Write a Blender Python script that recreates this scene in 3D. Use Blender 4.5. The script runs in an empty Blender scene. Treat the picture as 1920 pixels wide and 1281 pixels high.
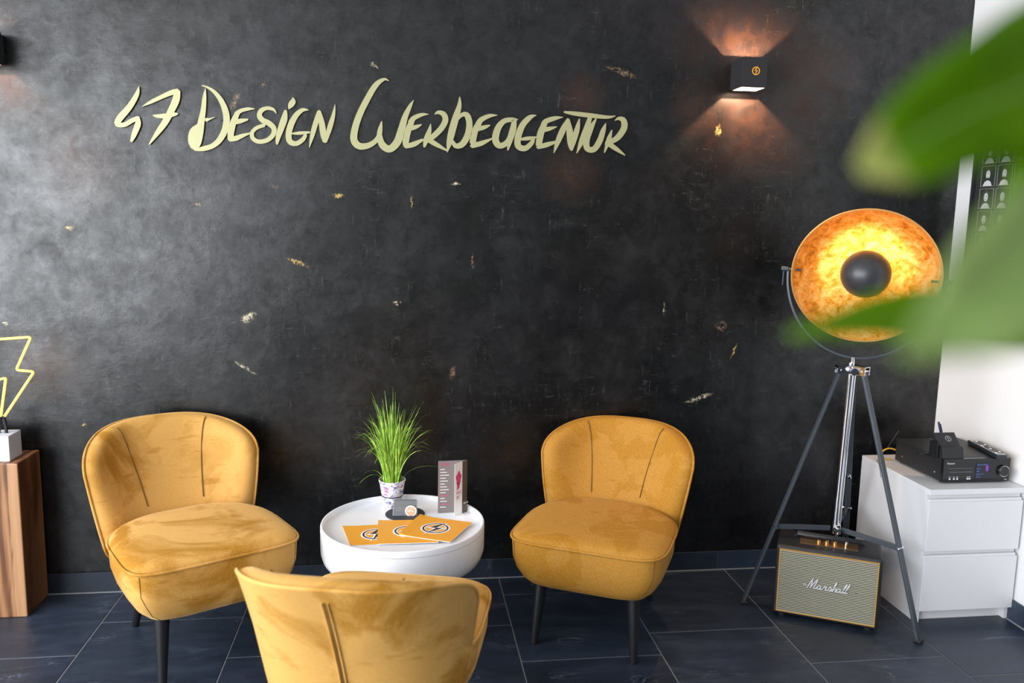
import bpy, bmesh, math, random
from mathutils import Vector, Matrix, noise
from mathutils.geometry import tessellate_polygon
random.seed(7)
sc = bpy.context.scene
PI = math.pi

# ------------------------------------------------------------------ camera
CAM = Vector((0, -3.396, 1.5335)); FPX = 1545.16
CR = Vector((0.9912958553835585, -0.13017375106509302, 0.019680488637793727))
CU = Vector((-0.0007323917776534024, 0.1440325472473172, 0.9895726799663244))
CF = Vector((0.1316510186123266, 0.9809737100794764, -0.14268352894165573))
cd = bpy.data.cameras.new('camera'); cam = bpy.data.objects.new('camera', cd)
sc.collection.objects.link(cam); sc.camera = cam
cam.matrix_world = Matrix(((CR.x, CU.x, -CF.x, CAM.x), (CR.y, CU.y, -CF.y, CAM.y), (CR.z, CU.z, -CF.z, CAM.z), (0, 0, 0, 1)))
cd.sensor_width = 36; cd.lens = FPX / 1920 * 36; cd.clip_start = 0.02
cd.dof.use_dof = True; cd.dof.focus_distance = 3.15; cd.dof.aperture_fstop = 2.2
# ------------------------------------------------------------------ light
sc.view_settings.view_transform = 'Standard'; sc.view_settings.look = 'None'
sc.view_settings.gamma = 1; sc.view_settings.exposure = 0.0; sc.view_settings.use_curve_mapping = False
wd = bpy.data.worlds.new('world'); sc.world = wd; wd.use_nodes = True
wd.node_tree.nodes['Background'].inputs[0].default_value = (0.78, 0.88, 1.0, 1)
wd.node_tree.nodes['Background'].inputs[1].default_value = 1.0
def area(name, loc, target, sx, sy, power, col):
    l = bpy.data.lights.new(name, 'AREA'); l.shape = 'RECTANGLE'; l.size = sx; l.size_y = sy
    l.energy = power; l.color = col
    o = bpy.data.objects.new(name, l); sc.collection.objects.link(o); o.location = loc
    o.rotation_euler = (Vector(target) - Vector(loc)).to_track_quat('-Z', 'Y').to_euler(); return o
# daylight through the long shop window in the left wall
area('window_daylight_near', (-3.12, -2.55, 1.55), (3, -2.55, 1.55), 3.3, 2.45, 275, (0.93, 0.965, 1.0))
area('window_daylight_far', (-3.12, -6.2, 1.55), (3, -6.2, 1.55), 3.9, 2.45, 365, (0.93, 0.965, 1.0))

XR = 2.417; XL = -3.0; YF = -8.6; XF = 5.5; YR1 = -1.7; ZC = 2.9
def ray(px, py): return CF * FPX + CR * (px - 960) - CU * (py - 640.5)
def at(px, py, Y=0.0):
    d = ray(px, py); return CAM + d * ((Y - CAM.y) / d.y)
def atz(px, py, z=0.0):
    d = ray(px, py); return CAM + d * ((z - CAM.z) / d.z)

# ------------------------------------------------------------------ materials
def mat(name, col=(.5, .5, .5), rough=.5, metal=0, spec=.5, **kw):
    m = bpy.data.materials.new(name); m.use_nodes = True
    b = m.node_tree.nodes['Principled BSDF']
    b.inputs['Base Color'].default_value = (*col, 1); b.inputs['Roughness'].default_value = rough
    b.inputs['Metallic'].default_value = metal; b.inputs['Specular IOR Level'].default_value = spec
    for k, v in kw.items():
        b.inputs[k.replace('_', ' ')].default_value = v
    return m
def nd(m, t, **kw):
    n = m.node_tree.nodes.new(t)
    for k, v in kw.items(): setattr(n, k, v)
    return n
def lk(m, a, b): m.node_tree.links.new(a, b)
def bsdf(m): return m.node_tree.nodes['Principled BSDF']
def coords(m, scale=(1, 1, 1), kind='Object', rot=(0, 0, 0)):
    t = nd(m, 'ShaderNodeTexCoord'); mp = nd(m, 'ShaderNodeMapping')
    mp.inputs['Scale'].default_value = scale; mp.inputs['Rotation'].default_value = rot
    lk(m, t.outputs[kind], mp.inputs[0]); return mp.outputs[0]
def noi(m, vec, scale, detail=4, rough=.55, dist=0):
    n = nd(m, 'ShaderNodeTexNoise'); n.inputs['Scale'].default_value = scale; n.inputs['Detail'].default_value = detail
    n.inputs['Roughness'].default_value = rough; n.inputs['Distortion'].default_value = dist
    lk(m, vec, n.inputs['Vector']); return n.outputs['Fac']
def ramp(m, fac, stops):
    r = nd(m, 'ShaderNodeValToRGB'); e = r.color_ramp.elements
    while len(e) < len(stops): e.new(.5)
    for q, (p, c) in zip(e, stops):
        q.position = p; q.color = (*c, 1) if len(c) == 3 else c
    lk(m, fac, r.inputs[0]); return r.outputs[0]
def mr(m, fac, a, b, c, d):
    r = nd(m, 'ShaderNodeMapRange'); 
    for i, v in enumerate((a, b, c, d)): r.inputs[i + 1].default_value = v
    lk(m, fac, r.inputs[0]); return r.outputs[0]
def mth(m, op, a, b=None):
    r = nd(m, 'ShaderNodeMath', operation=op)
    for i, v in enumerate((a, b)):
        if v is None: continue
        if isinstance(v, (int, float)): r.inputs[i].default_value = v
        else: lk(m, v, r.inputs[i])
    return r.outputs[0]
def mix(m, fac, a, b, typ='MIX'):
    r = nd(m, 'ShaderNodeMix', data_type='RGBA', blend_type=typ)
    for s, v in ((r.inputs[0], fac), (r.inputs[6], a), (r.inputs[7], b)):
        if isinstance(v, (int, float)): s.default_value = v
        elif isinstance(v, tuple): s.default_value = (*v, 1)
        else: lk(m, v, s)
    return r.outputs[2]
def bump(m, h, strength=.3, dist=.01):
    b = nd(m, 'ShaderNodeBump'); b.inputs['Strength'].default_value = strength; b.inputs['Distance'].default_value = dist
    lk(m, h, b.inputs['Height']); lk(m, b.outputs[0], bsdf(m).inputs['Normal'])

MT = {}
MT['black'] = mat('black_lacquer', (.012, .012, .014), .35)
MT['black_matte'] = mat('black_matte', (.015, .015, .017), .6)
MT['dark_metal'] = mat('dark_grey_metal', (.055, .065, .08), .42, .3)
MT['chrome'] = mat('chrome', (.8, .8, .84), .08, 1)
MT['white'] = mat('white_lacquer', (.69, .685, .70), .35)
MT['table_white'] = mat('table_white', (.84, .85, .88), .3)
MT['grout'] = mat('grout', (.26, .27, .29), .9)
MT['paint'] = mat('white_paint', (.75, .75, .75), .8)
m = MT['paint']; v = coords(m); bump(m, noi(m, v, 180, 3), .12, .002)
MT['paper'] = mat('white_paper', (.86, .86, .86), .7)
MT['orange'] = mat('orange_print', (.80, .36, .035), .5)
MT['ink'] = mat('ink', (.02, .02, .025), .5)
MT['gold'] = mat('pale_gold_lacquer', (.43, .41, .215), .42, .25)
MT['brass'] = mat('brass', (.75, .5, .2), .25, 1)
MT['seam'] = mat('seam_thread', (.16, .075, .012), .8)
MT['soil'] = mat('soil', (.03, .02, .012), .95)
MT['terracotta'] = mat('grey_clay', (.25, .24, .23), .8)

# velvet
def velvet():
    m = mat('mustard_velvet', (.6, .33, .05), .75, 0, .25)
    b = bsdf(m); b.inputs['Sheen Weight'].default_value = .55; b.inputs['Sheen Roughness'].default_value = .35
    b.inputs['Sheen Tint'].default_value = (1, .72, .35, 1)
    oi = nd(m, 'ShaderNodeObjectInfo'); t = nd(m, 'ShaderNodeTexCoord')
    add = nd(m, 'ShaderNodeVectorMath', operation='ADD'); sc_ = nd(m, 'ShaderNodeVectorMath', operation='SCALE')
    lk(m, oi.outputs['Location'], sc_.inputs[0]); sc_.inputs['Scale'].default_value = 3.1
    lk(m, t.outputs['Object'], add.inputs[0]); lk(m, sc_.outputs[0], add.inputs[1])
    n1 = noi(m, add.outputs[0], 4.2, 5, .55, .8)
    mp = nd(m, 'ShaderNodeMapping'); mp.inputs['Scale'].default_value = (3, 3, 14); lk(m, add.outputs[0], mp.inputs[0])
    n2 = noi(m, mp.outputs[0], 3.0, 3, .5, .3)
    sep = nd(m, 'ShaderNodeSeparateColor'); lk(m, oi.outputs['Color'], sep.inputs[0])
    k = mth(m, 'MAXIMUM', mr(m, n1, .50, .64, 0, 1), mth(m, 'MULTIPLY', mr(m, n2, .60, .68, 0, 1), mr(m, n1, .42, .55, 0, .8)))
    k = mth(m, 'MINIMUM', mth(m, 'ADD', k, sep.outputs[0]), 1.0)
    fine = noi(m, add.outputs[0], 160, 2)
    c = mix(m, k, (.60, .315, .075), (.37, .155, .004))
    c = mix(m, mr(m, fine, .3, .7, 0, .12), c, (.85, .6, .25))
    lk(m, c, b.inputs['Base Color'])
    lk(m, mr(m, k, 0, 1, .5, .06), b.inputs['Sheen Weight'])
    bump(m, noi(m, add.outputs[0], 420, 2), .12, .002)
    return m
MT['velvet'] = velvet()

# slate tile
def slate():
    m = mat('slate_tile', (.02, .022, .028), .42, 0, .5)
    b = bsdf(m); oi = nd(m, 'ShaderNodeObjectInfo'); t = nd(m, 'ShaderNodeTexCoord')
    add = nd(m, 'ShaderNodeVectorMath', operation='ADD'); lk(m, t.outputs['Object'], add.inputs[0])
    s3 = nd(m, 'ShaderNodeVectorMath', operation='SCALE'); s3.inputs['Scale'].default_value = 2.7
    lk(m, oi.outputs['Location'], s3.inputs[0]); lk(m, s3.outputs[0], add.inputs[1])
    mp = nd(m, 'ShaderNodeMapping'); mp.inputs['Scale'].default_value = (1, 2.6, 1); mp.inputs['Rotation'].default_value = (0, 0, .6)
    lk(m, add.outputs[0], mp.inputs[0])
    n = noi(m, mp.outputs[0], 4, 6, .6, .6)
    c = ramp(m, n, [(.3, (.012, .018, .030)), (.55, (.020, .029, .048)), (.8, (.038, .049, .074))])
    vein = noi(m, mp.outputs[0], 2.3, 5, .6, 2.5)
    vv = mth(m, 'SUBTRACT', 1, mr(m, mth(m, 'ABSOLUTE', mth(m, 'SUBTRACT', vein, .5)), 0, .012, 0, 1))
    br = noi(m, add.outputs[0], 5, 2)
    c = mix(m, mth(m, 'MULTIPLY', vv, mr(m, br, .52, .68, 0, .6)), c, (.17, .2, .26))
    hsv = nd(m, 'ShaderNodeHueSaturation'); lk(m, c, hsv.inputs['Color']); lk(m, mr(m, oi.outputs['Random'], 0, 1, .85, 1.2), hsv.inputs['Value'])
    lk(m, hsv.outputs[0], b.inputs['Base Color'])
    lk(m, mr(m, n, .3, .8, .36, .5), b.inputs['Roughness'])
    bump(m, noi(m, mp.outputs[0], 22, 6, .6), .18, .004)
    return m
MT['slate'] = slate()

# black plaster wall with polished patches, brown wear with sconce glow painted in, and gold flakes
FLAKES = [(465, 595, .034, .018, .5, 0), (558, 492, .042, .009, -.35, 1), (635, 367, .022, .010, 0, 1), (130, 427, .02, .008, 0, 1),
          (886, 490, .006, .034, .1, 2), (1352, 612, .024, .022, 0, 2), (1376, 658, .006, .036, -.35, 1), (1310, 747, .065, .009, .3, 0),
          (745, 568, .016, .008, 0, 0), (460, 690, .05, .006, -.6, 0), (158, 797, .01, .008, 0, 1), (10, 607, .012, .008, 0, 0),
          (495, 160, .014, .012, 0, 2), (1165, 135, .065, .012, -.3, 2), (372, 384, .012, .008, -.6, 1), (515, 350, .012, .008, 0, 2),
          (1347, 245, .014, .022, 0, 1), (848, 700, .012, .028, -.3, 2), (700, 122, .02, .006, -.5, 0), (772, 380, .004, .024, 0, 1),
          (1245, 580, .003, .03, 0, 0), (440, 190, .012, .04, -.5, 2), (855, 345, .02, .006, 0, 0)]
BROWN_GLOW = [(1070, 325, .13, .12), (1420, 240, .3, .2), (1385, 80, .3, .16), (1090, 180, .10, .10), (150, 300, .16, .18), (90, 690, .18, .14),
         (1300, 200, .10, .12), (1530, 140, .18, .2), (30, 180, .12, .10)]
def plaster():
    m = mat('black_plaster', (.02, .02, .022), .45, 0, .55, IOR=1.5)
    b = bsdf(m); t = nd(m, 'ShaderNodeTexCoord'); P = t.outputs['Object']
    big = noi(m, P, 1.1, 4, .55, .2); med = noi(m, P, 6, 10, .7, .15)
    mp = nd(m, 'ShaderNodeMapping'); mp.inputs['Scale'].default_value = (1, 1, 4.5); lk(m, P, mp.inputs[0])
    hor = noi(m, mp.outputs[0], 14, 12, .82, .1)
    mp2 = nd(m, 'ShaderNodeMapping'); mp2.inputs['Scale'].default_value = (6, 1, 1); lk(m, P, mp2.inputs[0])
    ver = noi(m, mp2.outputs[0], 10, 12, .82, .1)
    patch = noi(m, P, 3.4, 6, .65, .2)
    scr = mth(m, 'MULTIPLY', mr(m, mth(m, 'MAXIMUM', hor, ver), .56, .66, 0, 1), mr(m, patch, .47, .58, 0.0, 1))
    c = ramp(m, med, [(.32, (.002, .002, .002)), (.5, (.005, .005, .0052)), (.68, (.014, .014, .0143))])
    c = mix(m, mr(m, big, .5, .7, 0, .45), c, (.008, .008, .013))
    nv = nd(m, 'ShaderNodeTexNoise'); nv.inputs['Scale'].default_value = 45; nv.inputs['Detail'].default_value = 5; nv.inputs['Roughness'].default_value = .7; lk(m, P, nv.inputs['Vector'])
    n0 = nd(m, 'ShaderNodeVectorMath', operation='SUBTRACT'); lk(m, nv.outputs['Color'], n0.inputs[0]); n0.inputs[1].default_value = (.5, .5, .5)
    n1_ = nd(m, 'ShaderNodeVectorMath', operation='SCALE'); lk(m, n0.outputs[0], n1_.inputs[0]); n1_.inputs['Scale'].default_value = .035
    PD = nd(m, 'ShaderNodeVectorMath', operation='ADD'); lk(m, P, PD.inputs[0]); lk(m, n1_.outputs[0], PD.inputs[1])
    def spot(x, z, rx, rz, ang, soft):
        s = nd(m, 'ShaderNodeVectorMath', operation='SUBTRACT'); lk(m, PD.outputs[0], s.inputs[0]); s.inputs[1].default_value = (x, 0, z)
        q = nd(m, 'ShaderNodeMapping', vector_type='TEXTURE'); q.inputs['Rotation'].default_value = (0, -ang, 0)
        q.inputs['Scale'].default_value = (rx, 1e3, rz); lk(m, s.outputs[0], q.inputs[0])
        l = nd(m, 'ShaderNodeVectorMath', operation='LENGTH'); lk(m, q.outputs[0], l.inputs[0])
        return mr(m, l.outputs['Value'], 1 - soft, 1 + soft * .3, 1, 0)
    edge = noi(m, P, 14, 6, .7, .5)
    for (px, py, rx, rz) in BROWN_GLOW:
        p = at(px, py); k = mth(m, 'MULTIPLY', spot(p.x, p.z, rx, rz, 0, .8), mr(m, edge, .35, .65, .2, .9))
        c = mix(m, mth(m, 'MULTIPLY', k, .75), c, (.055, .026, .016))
    c = mix(m, mth(m, 'MULTIPLY', scr, .5), c, (.12, .12, .112))
    fl = noi(m, P, 75, 6, .75, .6)
    cols = [(.60, .52, .36), (.62, .42, .12), (.24, .15, .09)]
    for (px, py, rx, rz, ang, ci) in FLAKES:
        p = at(px, py); k = mth(m, 'MULTIPLY', spot(p.x, p.z, rx, rz, ang, .5), mr(m, fl, .46, .56, 0, .85))
        c = mix(m, k, c, cols[ci])
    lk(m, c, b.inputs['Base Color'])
    rn = noi(m, P, 2.6, 10, .7, .15)
    lk(m, mth(m, 'ADD', mr(m, rn, .35, .65, .20, .34), mr(m, med, .3, .7, -.05, .08)), b.inputs['Roughness'])
    lk(m, mr(m, mth(m, 'ADD', mth(m, 'MULTIPLY', patch, .22), mth(m, 'ADD', mth(m, 'MULTIPLY', med, .33), mth(m, 'ADD', mth(m, 'MULTIPLY', edge, .35), mth(m, 'MULTIPLY', hor, .1)))), .38, .62, .85, .25), b.inputs['Specular IOR Level'])
    h = mth(m, 'ADD', mth(m, 'MULTIPLY', med, 1.0), mth(m, 'ADD', mth(m, 'MULTIPLY', hor, .35), mth(m, 'MULTIPLY', patch, 1.2)))
    bump(m, h, .18, .008)
    return m
MT['plaster'] = plaster()

def wood():
    m = mat('teak', (.3, .13, .05), .5)
    b = bsdf(m); P = coords(m, (9, 5, .9), 'Object', (0, .06, 0))
    n = noi(m, P, 2.2, 8, .62, 1.4); w = nd(m, 'ShaderNodeTexWave', bands_direction='X'); lk(m, P, w.inputs['Vector'])
    w.inputs['Scale'].default_value = .9; w.inputs['Distortion'].default_value = 9; w.inputs['Detail'].default_value = 3; w.inputs['Detail Scale'].default_value = .9
    f = mth(m, 'ADD', mth(m, 'MULTIPLY', n, .7), mth(m, 'MULTIPLY', w.outputs['Fac'], .3))
    c = ramp(m, f, [(.28, (.055, .020, .008)), (.42, (.15, .058, .022)), (.56, (.26, .115, .045)), (.76, (.42, .215, .10))])
    tc_ = nd(m, 'ShaderNodeTexCoord'); sx_ = nd(m, 'ShaderNodeSeparateXYZ'); lk(m, tc_.outputs['Object'], sx_.inputs[0])
    e_ = mth(m, 'ADD', sx_.outputs[0], mth(m, 'MULTIPLY', n, .03))
    c = mix(m, mth(m, 'MULTIPLY', mr(m, e_, .150, .156, 0, .75), mr(m, sx_.outputs[1], -.094, -.090, 1, 0)), c, (.50, .27, .13))
    lk(m, c, b.inputs['Base Color']); bump(m, noi(m, coords(m, (60, 60, 4)), 3, 4), .2, .003); return m
MT['wood'] = wood()

def goldleaf():
    m = mat('gold_leaf', (.95, .45, .08), .38, .85)
    b = bsdf(m); P = coords(m, (1, 1, 1)); n = noi(m, P, 22, 10, .75, .5)
    c = ramp(m, n, [(.36, (.42, .17, .02)), (.46, (.85, .40, .05)), (.60, (1.0, .70, .28))])
    lk(m, c, b.inputs['Base Color']); lk(m, mr(m, n, .3, .7, .34, .55), b.inputs['Roughness'])
    bump(m, noi(m, P, 34, 8, .75, .4), .8, .012); return m
MT['goldleaf'] = goldleaf()

def emit(name, col, s):
    m = mat(name, col, .5); b = bsdf(m); b.inputs['Emission Color'].default_value = (*col, 1); b.inputs['Emission Strength'].default_value = s; return m
MT['neon'] = emit('neon_glow', (1.0, .60, .12), 1.25)
MT['bulb'] = emit('bulb_glow', (1.0, .72, .38), 14)
MT['led'] = emit('led_glow', (1.0, .55, .28), 25)

def grass():
    m = mat('grass_blade', (.25, .5, .05), .45, 0, .4)
    b = bsdf(m); g = nd(m, 'ShaderNodeTexCoord'); n = noi(m, g.outputs['Object'], 35, 2)
    lk(m, ramp(m, n, [(.35, (.13, .30, .02)), (.5, (.30, .52, .05)), (.68, (.50, .70, .14))]), b.inputs['Base Color'])
    b.inputs['Subsurface Weight'].default_value = 0; return m
MT['grass'] = grass()

def leafmat():
    m = bpy.data.materials.new('leaf_green'); m.use_nodes = True; nt = m.node_tree; b = bsdf(m)
    P = coords(m); n = noi(m, P, 14, 3)
    c = ramp(m, n, [(.35, (.06, .145, .001)), (.65, (.12, .245, .001))])
    lk(m, c, b.inputs['Base Color']); b.inputs['Roughness'].default_value = .6; b.inputs['Specular IOR Level'].default_value = .08
    tr = nd(m, 'ShaderNodeBsdfTranslucent'); tr.inputs[0].default_value = (.17, .34, .0, 1)
    mx = nd(m, 'ShaderNodeMixShader'); mx.inputs[0].default_value = .38
    lk(m, b.outputs[0], mx.inputs[1]); lk(m, tr.outputs[0], mx.inputs[2])
    lk(m, mx.outputs[0], nt.nodes['Material Output'].inputs['Surface']); return m
MT['leaf'] = leafmat()
MT['leaf_pale'] = mat('leaf_pale', (.125, .185, .05), .6, 0, .3)  # leaf sheen put into a paler green
MT['leaf_tip'] = mat('leaf_tip_dry', (.15, .16, .025), .6)

# ------------------------------------------------------------------ mesh helpers
class MB:
    def __init__(s): s.v = []; s.f = []; s.m = []; s.mi = 0
    def add(s, vs, fs):
        o = len(s.v); s.v += [tuple(x) for x in vs]
        for f in fs: s.f.append(tuple(i + o for i in f)); s.m.append(s.mi)
    def box(s, c, d, M=None):
        x, y, z = (k / 2 for k in d); vs = [Vector((i * x, j * y, k * z)) for k in (-1, 1) for j in (-1, 1) for i in (-1, 1)]
        if M: vs = [M @ q for q in vs]
        s.add([q + Vector(c) for q in vs], [(0, 2, 3, 1), (4, 5, 7, 6), (0, 1, 5, 4), (2, 6, 7, 3), (0, 4, 6, 2), (1, 3, 7, 5)])
    def bx(s, x0, x1, y0, y1, z0, z1): s.box(((x0 + x1) / 2, (y0 + y1) / 2, (z0 + z1) / 2), (x1 - x0, y1 - y0, z1 - z0))
    def tube(s, pts, r, n=10, cap=True, closed=False, flat=1.0):
        pts = [Vector(p) for p in pts]; N = len(pts); rs = r if isinstance(r, (list, tuple)) else [r] * N
        rings = []; up = None
        for i in range(N):
            if closed: t = pts[(i + 1) % N] - pts[i - 1]
            else: t = pts[min(i + 1, N - 1)] - pts[max(i - 1, 0)]
            t.normalize()
            if up is None: up = t.orthogonal().normalized()
            up = (up - t * up.dot(t)).normalized(); sd = t.cross(up)
            rings.append([pts[i] + (up * math.cos(a) + sd * math.sin(a) * flat) * rs[i] for a in [2 * PI * k / n for k in range(n)]])
        vs = [v for R in rings for v in R]; fs = []
        for i in range(N if closed else N - 1):
            a = i * n; b = ((i + 1) % N) * n
            for k in range(n): fs.append((a + k, a + (k + 1) % n, b + (k + 1) % n, b + k))
        if cap and not closed: fs += [tuple(range(n))[::-1], tuple(range((N - 1) * n, N * n))]
        s.add(vs, fs)
    def lathe(s, prof, n=32, M=None, cap=True):
        vs = []; fs = []
        for (r, z) in prof:
            for k in range(n):
                a = 2 * PI * k / n; q = Vector((r * math.cos(a), r * math.sin(a), z)); vs.append(M @ q if M else q)
        for i in range(len(prof) - 1):
            for k in range(n): fs.append((i * n + k, i * n + (k + 1) % n, (i + 1) * n + (k + 1) % n, (i + 1) * n + k))
        if cap: 
            if prof[0][0] > 1e-6: fs.append(tuple(range(n))[::-1])
            if prof[-1][0] > 1e-6: fs.append(tuple(range((len(prof) - 1) * n, len(prof) * n)))
        s.add(vs, fs)
    def rings(s, rings, cap0=True, cap1=True):
        n = len(rings[0]); vs = [v for R in rings for v in R]; fs = []
        for i in range(len(rings) - 1):
            for k in range(n): fs.append((i * n + k, i * n + (k + 1) % n, (i + 1) * n + (k + 1) % n, (i + 1) * n + k))
        if cap0: fs.append(tuple(range(n))[::-1])
        if cap1: fs.append(tuple(range((len(rings) - 1) * n, len(rings) * n)))
        s.add(vs, fs)
    def prism(s, poly, O, X, Y, N, t, holes=()):
        """2-D polygon extruded by t along N from the plane O + x X + y Y"""
        loops = [list(poly)] + [list(h) for h in holes]
        tri = tessellate_polygon([[Vector((p[0], p[1], 0)) for p in L] for L in loops])
        allp = [p for L in loops for p in L]; n = len(allp)
        O, X, Y, N = Vector(O), Vector(X), Vector(Y), Vector(N)
        vs = [O + X * p[0] + Y * p[1] for p in allp] + [O + X * p[0] + Y * p[1] + N * t for p in allp]
        fs = [tuple(f) for f in tri] + [tuple(i + n for i in f)[::-1] for f in tri]
        o = 0
        for L in loops:
            k = len(L)
            for i in range(k): fs.append((o + i, o + (i + 1) % k, o + (i + 1) % k + n, o + i + n))
            o += k
        s.add(vs, fs)
    def build(s, name, material, parent=None, smooth=35, bevel=0, seg=2, origin=None):
        me = bpy.data.meshes.new(name)
        vs = s.v if origin is None else [tuple(Vector(q) - Vector(origin)) for q in s.v]
        me.from_pydata(vs, [], s.f)
        mats = material if isinstance(material, (list, tuple)) else [material]
        for q in mats: me.materials.append(q)
        me.polygons.foreach_set('material_index', s.m)
        bm = bmesh.new(); bm.from_mesh(me); bmesh.ops.recalc_face_normals(bm, faces=bm.faces); bm.to_mesh(me); bm.free()
        if smooth:
            me.polygons.foreach_set('use_smooth', [True] * len(me.polygons)); me.set_sharp_from_angle(angle=math.radians(smooth))
        me.update()
        o = bpy.data.objects.new(name, me); sc.collection.objects.link(o)
        if origin is not None: o.location = origin
        if parent: o.parent = parent
        if bevel:
            b = o.modifiers.new('bevel', 'BEVEL'); b.width = bevel; b.segments = seg; b.limit_method = 'ANGLE'; b.angle_limit = math.radians(40)
            b.harden_normals = False
        return o
def tag(o, label=None, cat=None, group=None, kind=None):
    if label: o['label'] = label
    if cat: o['category'] = cat
    if group: o['group'] = group
    if kind: o['kind'] = kind
    return o
def thing(name, label, cat, loc=(0, 0, 0), rz=0, group=None, sup=None):
    o = bpy.data.objects.new(name, None); sc.collection.objects.link(o); o.location = loc; o.rotation_euler = (0, 0, rz)
    o.empty_display_size = .1
    return tag(o, label, cat, group)
def copy_tree(o, parent=None):
    c = o.copy(); sc.collection.objects.link(c); c.parent = parent
    for ch in list(o.children): copy_tree(ch, c)
    return c
def catmull(P, n=6):
    P = [tuple(p) for p in P]; out = []
    for i in range(len(P) - 1):
        p0 = P[max(i - 1, 0)]; p1 = P[i]; p2 = P[i + 1]; p3 = P[min(i + 2, len(P) - 1)]
        for k in range(n):
            t = k / n
            out.append(tuple(.5 * (2 * b + (c - a) * t + (2 * a - 5 * b + 4 * c - d) * t * t + (3 * b - a - 3 * c + d) * t ** 3) for a, b, c, d in zip(p0, p1, p2, p3)))
    out.append(P[-1]); return out
def stroke_poly(pts, n=6):
    q = catmull(pts, n); L = []; R = []
    for i, (x, y, w) in enumerate(q):
        a = q[max(i - 1, 0)]; b = q[min(i + 1, len(q) - 1)]; dx, dy = b[0] - a[0], b[1] - a[1]; l = math.hypot(dx, dy) or 1
        nx, ny = -dy / l, dx / l; w = max(w, .5)
        L.append((x + nx * w / 2, y + ny * w / 2)); R.append((x - nx * w / 2, y - ny * w / 2))
    # rounded ends
    def cap(p, d, w):
        return [(p[0] + d[0] * w * .4, p[1] + d[1] * w * .4)]
    x0, y0, w0 = q[0]; x1, y1, w1 = q[1]; l = math.hypot(x0 - x1, y0 - y1) or 1
    s0 = cap((x0, y0), ((x0 - x1) / l, (y0 - y1) / l), w0)
    xa, ya, wa = q[-1]; xb, yb, wb = q[-2]; l = math.hypot(xa - xb, ya - yb) or 1
    s1 = cap((xa, ya), ((xa - xb) / l, (ya - yb) / l), wa)
    return L, R, s0, s1
def add_stroke(mb, pts, fn, N, t, n=6):
    """ribbon stroke as quads (never self-tessellating), fn maps (x,y)->3D"""
    L, R, s0, s1 = stroke_poly(pts, n); k = len(L); N = Vector(N) * t
    vs = [fn(*p) for p in L] + [fn(*p) for p in R] + [fn(*s0[0]), fn(*s1[0])]
    m_ = len(vs); vs += [v + N for v in vs]; fs = []
    for i in range(k - 1):
        fs.append((i, i + 1, k + i + 1, k + i)); fs.append((m_ + i, m_ + k + i, m_ + k + i + 1, m_ + i + 1))
        fs.append((i, m_ + i, m_ + i + 1, i + 1)); fs.append((k + i, k + i + 1, m_ + k + i + 1, m_ + k + i))
    a, b = 2 * k, 2 * k + 1
    fs += [(0, k, a), (m_, m_ + a, m_ + k), (0, a, m_ + a, m_), (a, k, m_ + k, m_ + a)]
    fs += [(k - 1, b, 2 * k - 1), (m_ + k - 1, m_ + 2 * k - 1, m_ + b), (k - 1, m_ + k - 1, m_ + b, b), (b, m_ + b, m_ + 2 * k - 1, 2 * k - 1)]
    mb.add(vs, fs)
def text_part(name, s, size, M, material, parent, ext=.0003, align='LEFT', sx=1.0):
    cu = bpy.data.curves.new(name, 'FONT'); cu.body = s; cu.size = size; cu.extrude = ext; cu.align_x = align; cu.resolution_u = 2
    o = bpy.data.objects.new(name, cu); sc.collection.objects.link(o)
    dg = bpy.context.evaluated_depsgraph_get(); me = bpy.data.meshes.new_from_object(o.evaluated_get(dg))
    bpy.data.objects.remove(o); me.transform(Matrix.Diagonal((sx, 1, 1, 1))); me.transform(M); me.materials.clear(); me.materials.append(material)
    q = bpy.data.objects.new(name, me); sc.collection.objects.link(q); q.parent = parent; return q
def basis(O, X, Y):
    X = Vector(X).normalized(); Y = Vector(Y).normalized(); Z = X.cross(Y)
    return Matrix(((X.x, Y.x, Z.x, O[0]), (X.y, Y.y, Z.y, O[1]), (X.z, Y.z, Z.z, O[2]), (0, 0, 0, 1)))

# ------------------------------------------------------------------ room
def struct(o, label=None): o['kind'] = 'structure'; o['label'] = label or o.name; return o
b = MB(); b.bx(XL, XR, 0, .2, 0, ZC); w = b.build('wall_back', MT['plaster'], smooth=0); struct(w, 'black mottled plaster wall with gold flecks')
b = MB(); b.bx(XR, XF + .2, YR1, .2, 0, ZC); struct(b.build('wall_right', MT['paint'], smooth=0), 'plain white wall at the right')
MT['dim_paint'] = mat('dim_taupe', (.20, .19, .18), .8)  # for unseen walls added dark, to lower bounce and plaster reflections
b = MB(); b.bx(XF, XF + .2, YF, YR1, 0, ZC); struct(b.build('added_dim_wall_right_far', MT['dim_paint'], smooth=0), 'unseen far wall in taupe, added to dim the bounce light')
b = MB()
b.bx(XL - .2, XL, -.85, .2, 0, ZC); b.bx(XL - .2, XL, YF, -8.2, 0, ZC); b.bx(XL - .2, XL, -8.2, -.85, 0, .3); b.bx(XL - .2, XL, -8.2, -.85, 2.8, ZC)
struct(b.build('wall_left', MT['paint'], smooth=0), 'white wall with the shop window, outside the frame')
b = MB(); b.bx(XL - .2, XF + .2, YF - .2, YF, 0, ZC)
struct(b.build('unseen_dark_wall_front', MT['dim_paint'], smooth=0), 'unseen wall, kept dark to cut reflections, behind the photographer')
b = MB(); b.bx(XL - .2, XF + .2, YF - .2, .2, ZC, ZC + .1); struct(b.build('ceiling', MT['paint'], smooth=0), 'white ceiling')
b = MB(); b.bx(XL - .2, XF + .2, YF - .2, .2, -.1, -.0022); floor = struct(b.build('floor', MT['grout'], smooth=0), 'dark slate tiled floor with pale grout')
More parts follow.
